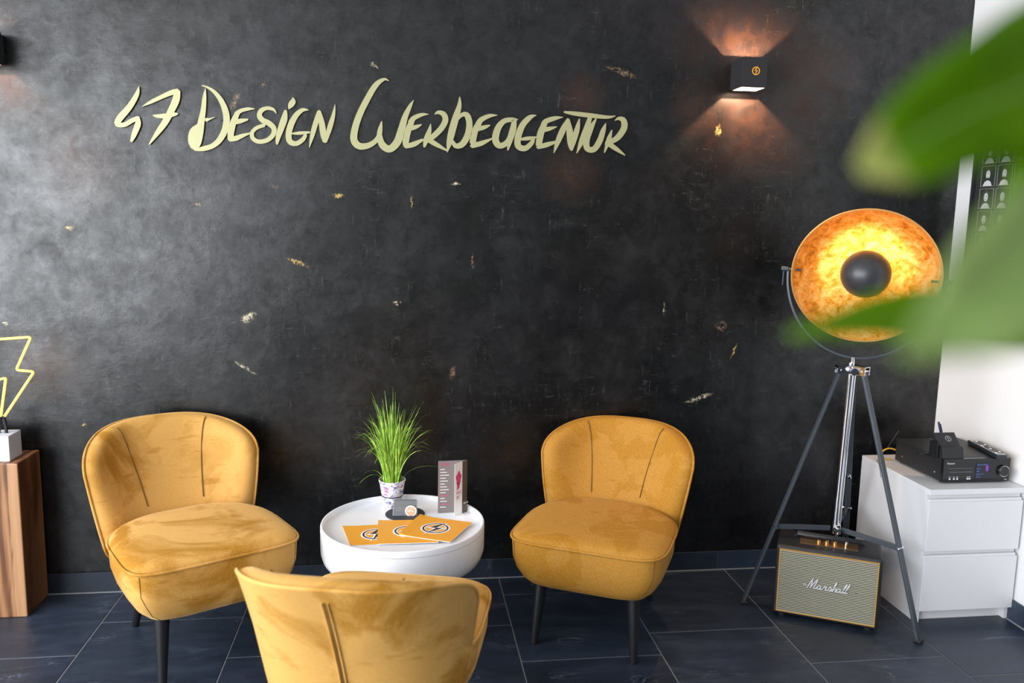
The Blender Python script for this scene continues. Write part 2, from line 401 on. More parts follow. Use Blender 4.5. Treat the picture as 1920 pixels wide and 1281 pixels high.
for k, (y0, y1) in enumerate(((-8.2, -5.75), (-5.75, -3.3), (-3.3, -.85))):
    b = MB()
    for (a0, a1, c0, c1) in ((y0, y1, .3, .35), (y0, y1, 2.75, 2.8), (y0, y0 + .05, .35, 2.75), (y1 - .05, y1, .35, 2.75)): b.bx(XL - .08, XL - .02, a0, a1, c0, c1)
    struct(b.build('window_%d' % (k + 1), MT['dark_metal'], smooth=0), 'window frame, outside the picture')
# tiles: every tile an object, sharing meshes
def tile_mesh(w, d):
    b = MB(); g = .0022; e = .0012
    x, y = w / 2 - g, d / 2 - g
    r0 = [(-x, -y, -.008), (x, -y, -.008), (x, y, -.008), (-x, y, -.008)]
    r1 = [(p[0], p[1], -e) for p in r0]; r2 = [(p[0] - math.copysign(e, p[0]), p[1] - math.copysign(e, p[1]), 0) for p in r0]
    b.rings([r0, r1, r2], True, True); o = b.build('tile', MT['slate'], smooth=0); me = o.data; bpy.data.objects.remove(o); return me
cols = [(-3.2, -2.678), (-2.678, -2.163), (-2.163, -1.648), (-1.648, -1.134), (-1.134, -.613), (-.613, -.097), (-.097, .416), (.416, .930), (.930, 1.443), (1.443, 1.961), (1.961, 2.417)] + [(2.417 + .5138 * k, 2.417 + .5138 * (k + 1)) for k in range(6)]
offs = [-.3, -.1, -.45, -.519, -.279, -.057, -.439, -.181, -.023, -.288, -.425, -.1, -.35, -.2, -.45, -.15, -.3]
cache = {}
for (x0, x1), of in zip(cols, offs):
    ys = [0]; y = of
    while y > YF:
        ys.append(y); y -= .528
    ys.append(YF)
    if x0 > 2.4: ys = [YR1] + [v for v in ys if v < YR1 - .05]
    for ya, yb in zip(ys[:-1], ys[1:]):
        key = (round(x1 - x0, 3), round(ya - yb, 3))
        if key[1] < .01: continue
        if key not in cache: cache[key] = tile_mesh(*key)
        o = bpy.data.objects.new('tile', cache[key]); sc.collection.objects.link(o); o.parent = floor
        o.location = ((x0 + x1) / 2, (ya + yb) / 2, 0)
# baseboards
b = MB(); b.bx(XL, XR, -.006, 0, 0, .082); bb = struct(b.build('baseboard_back', MT['grout'], smooth=0), 'dark slate tile skirting along the black wall')
b = MB(); b.bx(XR - .006, XR, YR1, -.012, 0, .082); br = struct(b.build('baseboard_right', MT['grout'], smooth=0), 'dark slate tile skirting along the white wall')
x = XL
for xe in [-2.7, -2.18, -1.67, -1.155, -.64, -.13, .384, .897, 1.41, 1.925, XR]:
    b = MB(); b.bx(x + .0015, xe - .0015, -.011, -.003, .004, .086); b.build('tile', MT['slate'], bb, smooth=0, bevel=.001, seg=1, origin=((x + xe) / 2, -.007, .043)); x = xe
y = -.011
while y > YR1 + .02:
    ye = max(y - .513, YR1)
    b = MB(); b.bx(XR - .011, XR - .003, ye + .0015, y - .0015, .004, .086); b.build('tile', MT['slate'], br, smooth=0, bevel=.001, seg=1, origin=(XR - .007, (y + ye) / 2, .043)); y = ye
b = MB(); b.bx(XL, XR, -.016, -.0, 0, .0025); b.bx(XR - .016, XR, YR1, -.016, 0, .0025); b.build('grout_line', MT['grout'], floor, smooth=0)

# ------------------------------------------------------------------ lounge chairs
ZS, ZB, S, F0, R0, TAP, NF, NR = .429, .245, .282, .329, .195, .091, 6.3, 3.6
WM, ZT, ZW, NB, WRAP, LEAN, RL, YB, TH = .282, .753, .629, 2.745, 2.35, .359, .342, .255, .061
def se_ring(z, inset, n=88):
    out = []; cy = -.05
    for k in range(n):
        t = 2 * PI * k / n; c, s_ = math.cos(t), math.sin(t); e = 2 / (NF if s_ < 0 else NR)
        x = (S - inset) * math.copysign(abs(c) ** e, c); h = ((F0 + cy) if s_ < 0 else (R0 - cy)) - inset * .7
        dy = h * math.copysign(abs(s_) ** e, s_)
        if s_ > 0: x *= 1 - .25 * (dy / h) ** 2
        out.append(Vector((x, cy + dy, z)))
    return out
def back_outline(n=60):
    pts = []; e = 2 / NB
    for k in range(n + 1):
        t = PI * k / n
        pts.append((WM * math.copysign(abs(math.cos(t)) ** e, math.cos(t)), ZW + (ZT - ZW) * abs(math.sin(t)) ** e))
    side = []; z = ZW - .03
    while z > .262:
        h_ = ZW - z; side.append((WM - .123 * h_ - .166 * h_ * h_ - max(0, .37 - z) ** 2 * 6.0, z)); z -= .025
    side.append((side[-1][0] - .02, .256))
    bot = [(side[-1][0] * f, .252) for f in (.9, .6, .2, -.2, -.6, -.9)]
    return pts + [(-x, z) for x, z in side] + [(-x, z) for x, z in bot] + side[::-1]
def surf(x, z, off):
    w = WRAP * (1 - .05 * (z - .55)); u = abs(x) / .29
    y = YB + LEAN * (z - .4) + RL * (z - .4) ** 2 - w * .0841 * u ** 3.2
    N = Vector((3.2 * w * .29 * math.copysign(u ** 2.2, x), 1, -LEAN)).normalized()
    if off < 0: off *= 1 + .9 * min(max((.62 - z) / .17, 0), 1) * max(0, 1 - (abs(x) / .27) ** 4)
    return Vector((x, y, z)) + N * off
def make_chair():
    t = thing('lounge_chair', '', 'chair')
    # upholstered seat box
    b = MB(); b.rings([se_ring(ZB - .002, TAP + .06), se_ring(ZB, TAP), se_ring(ZB + .012, TAP * .66), se_ring(ZB + .035, TAP * .4), se_ring(ZB + .07, TAP * .18), se_ring(ZB + .11, TAP * .05), se_ring(ZS - .01, .001), se_ring(ZS, .002)])
    base = b.build('seat_base', MT['velvet'], t, smooth=50)
    for sx in (-1, 1):
        p = []
        for (z, k_) in ((ZB + .012, .66), (ZB + .035, .4), (ZB + .07, .18), (ZB + .11, .05), (ZS - .008, .0)):
            r = se_ring(z, TAP * k_); p.append(min(r, key=lambda v: (v - Vector((sx * (S - TAP * k_ + .0), -F0 - .0, z))).length))
        b = MB(); b.tube(p, .0013, 6); b.build('seam', MT['seam'], base)
    b = MB(); b.rings([se_ring(ZS - .004, .006), se_ring(ZS + .007, .002), se_ring(ZS + .016, .010), se_ring(ZS + .024, .028), se_ring(ZS + .030, .065), se_ring(ZS + .034, .12), se_ring(ZS + .036, .19)])
    b.build('seat_cushion', MT['velvet'], t, smooth=60)
    b = MB(); b.tube([v + Vector((0, 0, .002)) for v in se_ring(ZS, -.002)], .0048, 8, closed=True); b.build('seat_piping', MT['velvet'], t, smooth=60)
    # curved back shell
    O = back_outline(); zc = .5
    def ring(f, off, drop=0): return [surf(x * f, zc + (z - zc) * f, off) for x, z in O]
    h = TH / 2; b = MB()
    R_ = [ring(.03, -h), ring(.25, -h), ring(.5, -h), ring(.7, -h), ring(.84, -h), ring(.92, -h * .93), ring(.965, -h * .7), ring(.99, -h * .3), ring(1.0, h * .2), ring(1.0, h * .8),
          ring(.99, h), ring(.9, h * 1.0), ring(.7, h), ring(.5, h), ring(.25, h), ring(.03, h)]
    b.rings(R_); back = b.build('backrest', MT['velvet'], t, smooth=50)
    top = [(x, z) for x, z in O if z > .27]
    k0 = 61; order = O[60:] + O[:60]
    rim = []
    # open path from lower right, over the top, to lower left
    side_r = [p for p in O[61 + 0:] ]
    path = [p for p in O[::-1]]
    i0 = max(range(len(O)), key=lambda i: (O[i][0] > .2, -O[i][1]))
    seq = []
    n = len(O); i = i0
    for _ in range(n):
        if O[i][1] < .27 and seq and O[i][0] < 0: break
        seq.append(O[i]); i = (i + 1) % n
    rim = [surf(x * 1.003, zc + (z - zc) * 1.003, h * .86) for x, z in seq]
    b = MB(); b.tube(rim, .0048, 8); b.build('back_piping', MT['velvet'], t, smooth=60)
    for sx in (-1, 1):
        p = []; b = MB()
        for k in range(15):
            f = k / 14; z = .45 + f * (ZT - .022 - .45); xx = .115 + .012 * math.sin(f * 2.5) + .052 * f ** 3
            p.append(surf(sx * xx, z, -h - .0014 + (.006 if k > 13 else 0)))
        b.tube(p, .0021, 6); b.build('seam', MT['seam'], back)
    b = MB(); p = [surf(.0, z, h + .0005) for z in [.30 + .42 * k / 10 for k in range(11)]]
    b.tube(p, [.0035 - .0022 * (k / 10) for k in range(11)], 6); b.build('seam', MT['seam'], back)
    for sx in (-1, 1):
        b = MB(); b.tube([surf(sx * .007, z, h + .0012) for z in [.30 + .42 * k / 10 for k in range(11)]], [.0042 - .0018 * (k / 10) for k in range(11)], 6); b.build('seam_welt', MT['velvet'], back)
    for (x, y, tx, ty) in ((.185, -.244, .17, -.215), (-.185, -.244, -.17, -.215), (.147, .280, .135, .13), (-.147, .280, -.135, .13)):
        b = MB(); b.tube([(x, y, 0), (x + (tx - x) * .02, y + (ty - y) * .02, .004), (tx, ty, ZB + .015)], [.0115, .0125, .025], 20)
        b.build('leg', MT['black'], t, smooth=40)
    return t
chair = make_chair()
CH = [((.757, -.456, .965), -.475, 'mustard velvet lounge chair on the right, angled toward the white table beside the golden lamp'),
      ((-.733, -.482, 1.021), .522, 'mustard velvet lounge chair on the left beside the wooden pedestal, seat facing the white table'),
      ((-.062, -1.273, 1.015), 2.902, 'mustard velvet lounge chair in the foreground seen from behind, its split back seam facing us')]
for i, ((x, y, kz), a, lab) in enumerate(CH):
    nap_shade = (.8, .0, .05)[i]  # right chair darkened: its shade put into the velvet colour, with some nap
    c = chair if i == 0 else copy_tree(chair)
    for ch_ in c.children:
        ch_.color = (nap_shade, nap_shade, nap_shade, 1)
        for g_ in ch_.children: g_.color = (nap_shade, nap_shade, nap_shade, 1)
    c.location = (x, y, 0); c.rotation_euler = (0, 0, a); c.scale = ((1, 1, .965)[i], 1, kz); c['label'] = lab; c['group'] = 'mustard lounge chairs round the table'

# ------------------------------------------------------------------ round tray table
TX, TY, TR, TZ = .003, -.468, .298, .443
t = thing('round_side_table', 'round white tray table with a deep smooth drum side between the mustard chairs', 'table', (TX, TY, 0))
b = MB(); zt = TZ - .022
b.lathe([(.12, .288), (TR - .06, .288), (TR - .038, .291), (TR - .02, .300), (TR - .008, .316), (TR - .001, .340), (TR, .362), (TR, TZ - .006), (TR - .002, TZ - .001), (TR - .006, TZ), (TR - .010, TZ - .002), (TR - .012, TZ - .008), (TR - .014, zt + .002), (TR - .02, zt), (0.0001, zt)], 96)
b.build('tray', MT['table_white'], t, smooth=40)
b = MB(); b.tube([(math.cos(a) * (TR + .0002), math.sin(a) * (TR + .0002), TZ - .022) for a in [2 * PI * k / 96 for k in range(96)]], .0005, 6, closed=True)
b.build('groove', MT['grout'], t)
for k in range(3):
    a = PI / 2 + 2 * PI * k / 3; b = MB()
    b.tube([(math.cos(a) * .225, math.sin(a) * .225, 0), (math.cos(a) * .16, math.sin(a) * .16, .290)], [.009, .014], 14); b.build('leg', MT['black'], t)

# potted grass
px, py = -.041, -.275
p0 = at(735, 942, -.25)
PX, PY = -.040, -.243
t = thing('potted_grass', 'pot of long bright green grass blades standing at the back of the round white table', 'plant', (PX, PY, zt + .0006))
mp_ = mat('painted_ceramic', (.85, .85, .86), .3); P = coords(mp_, (1, 1, 2.6)); n1 = noi(mp_, P, 34, 4, .6, 1.5); n2 = noi(mp_, coords(mp_, (1, 1, 4)), 22, 4, .6, 1.2)
c = mix(mp_, mr(mp_, n1, .54, .57, 0, 1), (.84, .84, .86), (.08, .10, .30)); c = mix(mp_, mr(mp_, n2, .56, .60, 0, .9), c, (.62, .10, .22)); lk(mp_, c, bsdf(mp_).inputs['Base Color'])
PH = .108
b = MB(); b.lathe([(.0001, 0), (.030, 0), (.033, .004), (.044, .06), (.050, PH - .008), (.0525, PH - .006), (.0525, PH), (.0495, PH), (.047, PH - .012), (.045, PH - .02), (.0001, PH - .02)], 40)
pot = b.build('pot', mp_, t, smooth=40)
b = MB(); b.lathe([(.0422, .043), (.0432, .043), (.0440, .0465), (.0430, .0465)], 40, cap=False); b.build('painted_band', mat('navy_glaze', (.02, .02, .07), .3), pot)
b = MB(); b.lathe([(.0001, PH - .014), (.046, PH - .016)], 24, cap=False); b.build('soil', MT['soil'], t)
b = MB(); rnd = random.Random(3)
def blade(b, base, ang, spread, hgt, droop, w):
    pts = []; K = 9
    for k in range(K + 1):
        f = k / K; r = spread * (f ** 1.7); z = hgt * (f - droop * f ** 3.2)
        pts.append(base + Vector((math.cos(ang) * r, math.sin(ang) * r, z)))
    sd = Vector((-math.sin(ang), math.cos(ang), 0)); ca = rnd.uniform(-.9, .9); sd = (sd * math.cos(ca) + Vector((math.cos(ang), math.sin(ang), 0)) * math.sin(ca))
    vs = []; 
    for k, p in enumerate(pts):
        f = k / K; ww = w * (1 - f ** 2.2) * .5 + .0002
        vs += [p - sd * ww, p + Vector((0, 0, 0)) + sd.cross(Vector((0, 0, 1))) * ww * .5, p + sd * ww]
    b.add(vs, [(3 * k + j, 3 * k + j + 1, 3 * k + j + 4, 3 * k + j + 3) for k in range(K) for j in (0, 1)])
for i in range(150):
    a = rnd.uniform(0, 2 * PI); rr = .034 * math.sqrt(rnd.random()); bs = Vector((math.cos(a) * rr, math.sin(a) * rr, PH - .02))
    a2 = a + rnd.gauss(0, .5); hg = rnd.uniform(.22, .375); sp = abs(rnd.gauss(.045, .03)) + .01; dr = rnd.uniform(.0, .22)
    if rnd.random() < .34: sp = rnd.uniform(.10, .15); dr = rnd.uniform(.3, .55); hg = rnd.uniform(.26, .40)
    blade(b, bs, a2, sp, hg, dr, rnd.uniform(.0034, .006))
for (ang, sp, hg, dr) in ((0.05, .165, .13, .55), (3.0, .09, .12, .75), (3.35, .10, .10, .9), (3.2, .15, .33, .45), (.2, .13, .40, .3), (1.5, .02, .385, 0), (2.9, .13, .40, .35)):
    blade(b, Vector((math.cos(ang) * .03, 0, PH - .02)), ang, sp, hg, dr, .0035)
g = b.build('grass_blades', MT['grass'], t, smooth=60); g['kind'] = 'stuff'

# leaflet: folded zig-zag standing card
t = thing('folded_leaflet', 'tall zigzag folded leaflet with grey and pink print standing at the table right edge', 'leaflet', (0, 0, zt + .0006))
H = .207
A = Vector((.136, -.352)); B = Vector((.228, -.275)); Cc = Vector((.205, -.388)); D = Vector((.262, -.325))
A = Vector((.135, -.344)); B = Vector((.247, -.337)); Cc = Vector((.227, -.352)); D = Vector((.196, -.388))
m1 = mat('leaflet_inside', (.20, .17, .165), .35); P = coords(m1); m2 = mat('leaflet_brown', (.075, .055, .04), .3); pink = mat('pink_print', (.70, .06, .20), .5)
def panel(p, q, material, name, T=.0008):
    b = MB(); d = (q - p).normalized(); nrm = Vector((-d.y, d.x)) * T
    r0 = [Vector((*p, 0)), Vector((*q, 0)), Vector((*(q + nrm), 0)), Vector((*(p + nrm), 0))]; b.rings([r0, [v + Vector((0, 0, H)) for v in r0]])
    return b.build(name, material, t, smooth=0)
pa = panel(A, B, m1, 'panel'); pb = panel(D, Cc, MT['paper'], 'panel'); pc = panel(Cc + Vector((.001, 0)), B - Vector((.0, .001)), m2, 'panel')
def pan_text(par, p, q, s, size, u, z, material, sx=1, flip=1):
    d = (q - p).normalized(); O = p + d * u; nrm = Vector((d.y, -d.x)) * .0006
    return text_part('print', s, size, basis((O.x + nrm.x, O.y + nrm.y, z), (d.x, d.y, 0), (0, 0, 1)), material, par, .0001, sx=sx)
pan_text(pa, A, B, 'FLYER', .014, .006, .188, pink)
for k in range(14):
    b = MB(); d = (B - A).normalized(); nrm = Vector((d.y, -d.x)); L = .018 + .02 * ((k * 7) % 5) / 5; z = .172 - k * .0115
    o = A + d * .008 + nrm * .0006; o2 = o + d * L
    b.add([(o.x, o.y, z), (o2.x, o2.y, z), (o2.x, o2.y, z + .0025), (o.x, o.y, z + .0025)], [(0, 1, 2, 3)])
    b.build('print', pink if k in (9, 12) else MT['paper'], pa); b = MB()
    o = A + d * .072 + nrm * .0006; o2 = o + d * (.012 + .014 * ((k * 5) % 3) / 3)
    b.add([(o.x, o.y, z), (o2.x, o2.y, z), (o2.x, o2.y, z + .0025), (o.x, o.y, z + .0025)], [(0, 1, 2, 3)])
    b.build('print', pink if k in (9, 12) else MT['paper'], pa)
E2 = (Cc - D).normalized(); nb = Vector((E2.y, -E2.x))
def onb(u, z): q = D + E2 * u + nb * .0006; return Vector((q.x, q.y, z))
blob = [(.024 + .016 * math.cos(a) * (1 + .18 * math.sin(5 * a)), .146 + .026 * math.sin(a) * (1 + .14 * math.cos(4 * a + 1))) for a in [2 * PI * k / 28 for k in range(28)]]
b = MB(); b.add([onb(u, z) for u, z in blob] + [onb(u, z) for u, z in ((.014, .13), (.034, .13), (.028, .108), (.016, .098))], [tuple(range(28)), (28, 29, 30, 31)])
o = b.build('print', pink, pb); o['kind'] = 'stuff'
for s_, z_, kx_ in (('WE', .082, 1.0), ('2017', .064, .62)):
    text_part('print', s_, .020, basis((D.x + E2.x * .010 + nb.x * .0006, D.y + E2.y * .010 + nb.y * .0006, z_), (E2.x, E2.y, 0), (0, 0, 1)), pink, pb, .0001, sx=kx_)
pan_text(pc, Cc + Vector((.001, 0)), B, 'media', .014, .006, .036, MT['paper'], sx=.7)

# coaster, small acrylic stand with card
t = thing('round_coaster', 'round dark grey coaster lying under the small acrylic card holder', 'coaster', (.010, -.344, zt))
b = MB(); b.lathe([(.0001, 0), (.074, 0), (.075, .001), (.075, .003), (.074, .004), (.0001, .004)], 56); b.build('disc', mat('charcoal_felt', (.03, .035, .045), .7), t)
zc_ = zt + .0045
acr = mat('clear_acrylic', (.9, .92, .94), .05, 0, .5, Transmission_Weight=.9, IOR=1.3)
t = thing('card_holder', 'small clear acrylic card holder with grey cards and a round sticker on the dark coaster', 'card holder', (.010, -.362, zc_), -.05)
b = MB(); b.bx(-.047, .047, -.008, -.005, 0, .034); b.bx(-.047, .047, .016, .019, 0, .05); b.bx(-.047, .047, -.008, .019, 0, .003); b.build('holder', acr, t, smooth=0)
cg = mat('grey_card', (.16, .17, .185), .5)
for k in range(4):
    b = MB(); b.bx(-.041, .043, -.003 + .0035 * k, -.0018 + .0035 * k, .0035, .056 + .0005 * k); b.build('business_card', cg, t, smooth=0)
def emblem(par, M, R_, ring_m, bolt_m, halo=None, T=.0004, wring=.11):
    """round lightning-bolt emblem in the plane of M"""
    bolt = [(.35, 1.22), (-.50, .02), (.05, .06), (-.28, -1.2), (.52, .16), (.02, .10)]
    X, Y, Z = M.col[0].xyz, M.col[1].xyz, M.col[2].xyz; O = M.translation
    def circ(r, n=48): return [(r * math.cos(2 * PI * k / n), r * math.sin(2 * PI * k / n)) for k in range(n)]
    def annulus(b, r0, r1, z0, z1, n=48):
        vs = []
        for (r, z) in ((r0, z0), (r1, z0), (r1, z1), (r0, z1)):
            vs += [O + X * (r * R_ * math.cos(2 * PI * k / n)) + Y * (r * R_ * math.sin(2 * PI * k / n)) + Z * z for k in range(n)]
        b.add(vs, [(i * n + k, i * n + (k + 1) % n, ((i + 1) % 4) * n + (k + 1) % n, ((i + 1) % 4) * n + k) for i in range(4) for k in range(n)])
    if halo:
        b = MB(); annulus(b, .80, 1.16, 0, T)
        b.prism([(p[0] * 1.15 * R_, p[1] * 1.10 * R_) for p in [(.45, 1.25), (-.62, -.1), (-.12, -.08), (-.36, -1.3), (.66, .26), (.14, .26)]], O, X, Y, Z, T * .9)
        b.build('emblem_outline', halo, par, smooth=0)
    b = MB(); annulus(b, 1 - wring, 1.0 + wring * .3, T, 2 * T); b.prism([(p[0] * R_, p[1] * R_) for p in bolt], O + Z * T, X, Y, Z, T * 1.1)
    b.build('emblem', ring_m, par, smooth=0)
b = MB(); 
M = basis((.022, -.0094, .018), (1, 0, 0), (0, 0, 1))
X, Y, Z = M.col[0].xyz, M.col[1].xyz, M.col[2].xyz
b.lathe([(.0001, 0), (.022, 0), (.022, .001), (.0001, .001)], 32, M); b.build('sticker', MT['paper'], t)
b = MB(); b.lathe([(.0001, .0011), (.0175, .0011), (.0175, .0016), (.0001, .0016)], 32, M); b.build('sticker', mat('peach_print', (.80, .45, .28), .5), t)
b = MB(); b.tube([M @ Vector((-.010, -.002, .002)), M @ Vector((0, .003, .002)), M @ Vector((.010, -.003, .002))], .002, 6); b.build('sticker_print', MT['paper'], t)

# brochures
BR = [((-.217, -.463), (-.010, -.452), (.030, -.640), (-.178, -.646), 'leftmost orange square brochure with a lightning emblem, lying under the middle one', 0),
      ((-.089, -.424), (.125, -.430), (.125, -.652), (-.086, -.650), 'middle orange square brochure, half covered by the right one', 1),
      ((.066, -.395), (.256, -.483), (.164, -.664), (-.012, -.581), 'topmost orange square brochure at the right, its lightning emblem fully visible', 2)]
for (p0, p1, p2, p3, lab, k) in BR:
    z0 = zt + .0006 + k * .0042
    t = thing('brochure', lab, 'brochure', (p0[0], p0[1], z0), 0, 'orange brochures on the white table')
    O = Vector((p0[0], p0[1], 0)); pts = [Vector((q[0], q[1], 0)) - O for q in (p3, p2, p1, p0)]
    b = MB(); lift = .006 if k == 2 else .002
    def sheet(za, zb, ins=0):
        c0 = sum(pts, Vector()) / 4; q = [c0 + (p - c0) * (1 - ins) for p in pts]; N_ = 8; vs = []
        for zz in (za, zb):
            for j in range(N_ + 1):
                v_ = j / N_
                for i in range(N_ + 1):
                    u = i / N_; P_ = (q[0] * (1 - u) + q[1] * u) * (1 - v_) + (q[3] * (1 - u) + q[2] * u) * v_
                    vs.append(P_ + Vector((0, 0, zz + (lift * max(0, 1 - u * 3) ** 2 if zz == zb else 0))))
        n1 = N_ + 1; fs = []
        for s_ in (0, 1):
            for j in range(N_):
                for i in range(N_):
                    a = s_ * n1 * n1 + j * n1 + i; fs.append((a, a + 1, a + n1 + 1, a + n1))
        edge_ = [i for i in range(n1)] + [j * n1 + N_ for j in range(1, n1)] + [N_ * n1 + i for i in range(N_ - 1, -1, -1)] + [j * n1 for j in range(N_ - 1, 0, -1)]
        for a, c_ in zip(edge_, edge_[1:] + edge_[:1]): fs.append((a, c_, c_ + n1 * n1, a + n1 * n1))
        return vs, fs
    vs, fs = sheet(0, .0022, .012); b.add(vs, fs); b.build('pages', MT['paper'], t, smooth=30)
    b = MB(); vs, fs = sheet(.0026, .0031); b.add(vs, fs); b.build('cover', MT['orange'], t, smooth=30)
    c0 = sum(pts, Vector()) / 4; X = (pts[1] - pts[0]).normalized(); Y = Vector((-X.y, X.x, 0))
    emblem(t, basis((c0.x, c0.y, .0034), X, Y), .046, MT['ink'], MT['ink'], MT['paper'], .0003)

# ------------------------------------------------------------------ wall lettering
LET = {}
SA, SB = 3.7647, 3.3103
def fa(x, y): return (190 + x / SA, 120 + y / SA)
def fb(x, y): return (640 + x / SB, 120 + y / SB)
WORDS = [
 ('A', '4', [[(265,158,4),(250,215,32),(200,300,42),(140,370,48),(112,410,42)],[(108,405,36),(118,428,34),(165,428,32),(215,400,32),(255,383,30),(266,378,16)],[(262,375,14),(258,425,42),(230,500,36),(212,545,18)]]),
 ('A', '7', [[(288,300,3),(350,268,24),(430,230,30),(500,200,36),(540,192,34)],[(535,190,44),(526,255,52),(490,335,48),(450,410,46),(400,480,36),(338,567,8)],[(365,362,6),(400,368,26),(460,366,34),(510,356,28),(538,352,12)]]),
 ('A', 'D', [[(735,172,4),(728,230,26),(720,320,36),(706,400,46),(690,490,58),(672,560,62),(660,600,30)],[(694,425,16),(655,475,60),(645,540,66),(655,590,44)],[(708,152,5),(745,163,14),(795,195,24),(840,250,34),(872,320,42),(884,390,46),(872,465,46),(835,535,42),(785,578,36),(720,598,34),(660,606,14)],[(740,395,30),(765,388,14),(802,376,3)]]),
 ('A', 'E', [[(1082,318,4),(1040,317,22),(985,330,28),(950,355,34)],[(962,345,34),(932,410,44),(915,480,46),(912,530,40)],[(905,532,32),(950,525,36),(1000,505,26),(1052,488,10)],[(935,412,34),(985,402,32),(1035,392,12)]]),
 ('A', 'S', [[(1235,350,4),(1215,322,20),(1170,312,26),(1128,330,34),(1116,366,36),(1140,398,38),(1185,420,38),(1218,455,36),(1212,500,34),(1170,538,32),(1110,548,30),(1070,525,30),(1064,485,28),(1095,452,26),(1150,432,26)]]),
 ('A', 'i', [[(1300,330,22),(1290,390,46),(1266,460,44),(1246,525,32),(1240,565,16)]]),
 ('A', 'dot', [[(1352,238,8),(1352,265,40),(1336,292,38),(1324,316,10)]]),
 ('A', 'G', [[(1462,325,6),(1420,325,28),(1375,362,38),(1338,430,44),(1322,500,42),(1332,548,40),(1375,562,34),(1420,535,32),(1442,500,24)],[(1340,492,8),(1400,488,24),(1470,482,14)]]),
 ('A', 'N', [[(1468,590,4),(1490,500,32),(1515,410,36),(1538,335,28)],[(1538,335,24),(1556,420,42),(1568,500,42),(1576,548,26)],[(1650,285,3),(1638,360,26),(1612,450,36),(1582,550,22)]]),
 ('B', 'W', [[(295,105,3),(265,95,18),(215,130,34),(165,210,38),(115,310,40),(85,400,42),(78,470,44),(108,508,42),(160,508,36),(210,480,30),(240,430,26),(252,355,4)],[(248,360,6),(236,430,30),(252,498,42),(298,528,44),(345,488,48),(370,420,46),(395,330,36),(425,265,24),(448,225,4)]]),
 ('B', 'E', [[(540,312,4),(500,315,22),(452,335,30),(428,365,34)],[(440,350,32),(412,420,40),(400,480,40),(402,512,30)],[(415,405,28),(460,392,26),(497,377,8)],[(398,512,26),(450,498,32),(505,470,16)]]),
 ('B', 'R', [[(580,312,6),(602,300,22),(635,312,32),(646,350,36),(620,400,36),(575,445,34),(540,472,30)],[(555,372,4),(545,420,28),(527,470,34),(515,514,14)],[(540,470,30),(590,500,28),(655,537,10)]]),
 ('B', 'b', [[(735,205,6),(732,260,28),(708,340,42),(686,420,44),(670,490,34),(658,548,4)],[(712,360,8),(745,318,24),(780,318,34),(795,370,38),(785,440,40),(750,498,38),(710,508,30),(690,480,20)]]),
 ('B', 'e', [[(968,318,4),(920,322,24),(870,345,32),(850,372,36)],[(858,360,34),(828,420,40),(815,490,38)],[(810,508,30),(870,492,30),(938,462,8)],[(838,405,28),(885,394,26),(922,380,8)]]),
 ('B', 'a', [[(1095,345,6),(1060,345,26),(1010,355,32),(972,400,40),(957,470,42),(985,508,36),(1035,480,34),(1062,410,34),(1072,350,26)],[(1082,340,12),(1068,410,34),(1046,480,30),(1034,535,8)]]),
 ('B', 'g', [[(1210,318,4),(1170,332,30),(1125,380,38),(1098,450,40),(1098,508,38),(1140,524,34),(1180,492,28),(1192,462,20)],[(1108,468,14),(1160,462,24),(1216,454,8)]]),
 ('B', 'e', [[(1375,330,4),(1325,337,26),(1272,355,32),(1255,378,34)],[(1264,365,32),(1238,430,42),(1225,505,36)],[(1220,516,26),(1280,500,30),(1342,480,10)],[(1245,412,28),(1290,402,26),(1337,390,6)]]),
 ('B', 'n', [[(1320,552,4),(1345,480,32),(1380,400,36),(1408,345,18)],[(1405,345,24),(1418,420,40),(1424,490,38),(1430,532,20)],[(1478,340,6),(1465,400,30),(1445,470,32),(1428,534,16)]]),
 ('B', 'T', [[(1385,298,12),(1450,308,26),(1550,320,28),(1650,330,20),(1700,323,6)],[(1545,330,24),(1522,400,34),(1492,480,32),(1462,554,4)]]),
 ('B', 'U', [[(1582,340,8),(1548,400,34),(1522,470,40),(1528,525,36),(1570,528,36),(1605,475,36),(1627,410,28),(1642,368,4)]]),
 ('B', 'R', [[(1700,350,5),(1722,338,20),(1752,350,34),(1756,395,38),(1722,450,36),(1680,480,30),(1645,495,24)],[(1680,410,5),(1660,470,28),(1634,550,6)],[(1650,488,32),(1710,530,26),(1760,566,6)]]),
]
t = thing('lettering_sign', 'pale gold brush-script lettering reading 47 Design Werbeagentur mounted on the black wall', 'sign', (0, 0, 0))
i = 0
for fr, nm, strokes in WORDS:
    f = fa if fr == 'A' else fb; b = MB()
    def fn(x, y, f=f):
        return at(*f(x, y), -.010)
    for k, st in enumerate(strokes): add_stroke(b, st, lambda x, y, k=k: fn(x, y) - Vector((0, .00015 * k, 0)), (0, 1, 0), .005)
    o = b.build('letter', MT['gold'], t, smooth=30)
# standoff pins keep the letters off the wall
b = MB()
for q in [(240, 215), (262, 238), (318, 195), (300, 230), (372, 262), (415, 225), (440, 240), (490, 245), (525, 240), (552, 250), (590, 220), (665, 240), (745, 240), (775, 235), (808, 262), (848, 240), (890, 245), (935, 255), (975, 255), (1015, 255), (1060, 260), (1095, 255), (1105, 262), (1160, 235)]:
    p = at(*q, -.01); b.tube([(p.x, -.006, p.z), (p.x, .001, p.z)], .003, 8)
b.build('standoff_pins', MT['black_matte'], t)['kind'] = 'stuff'

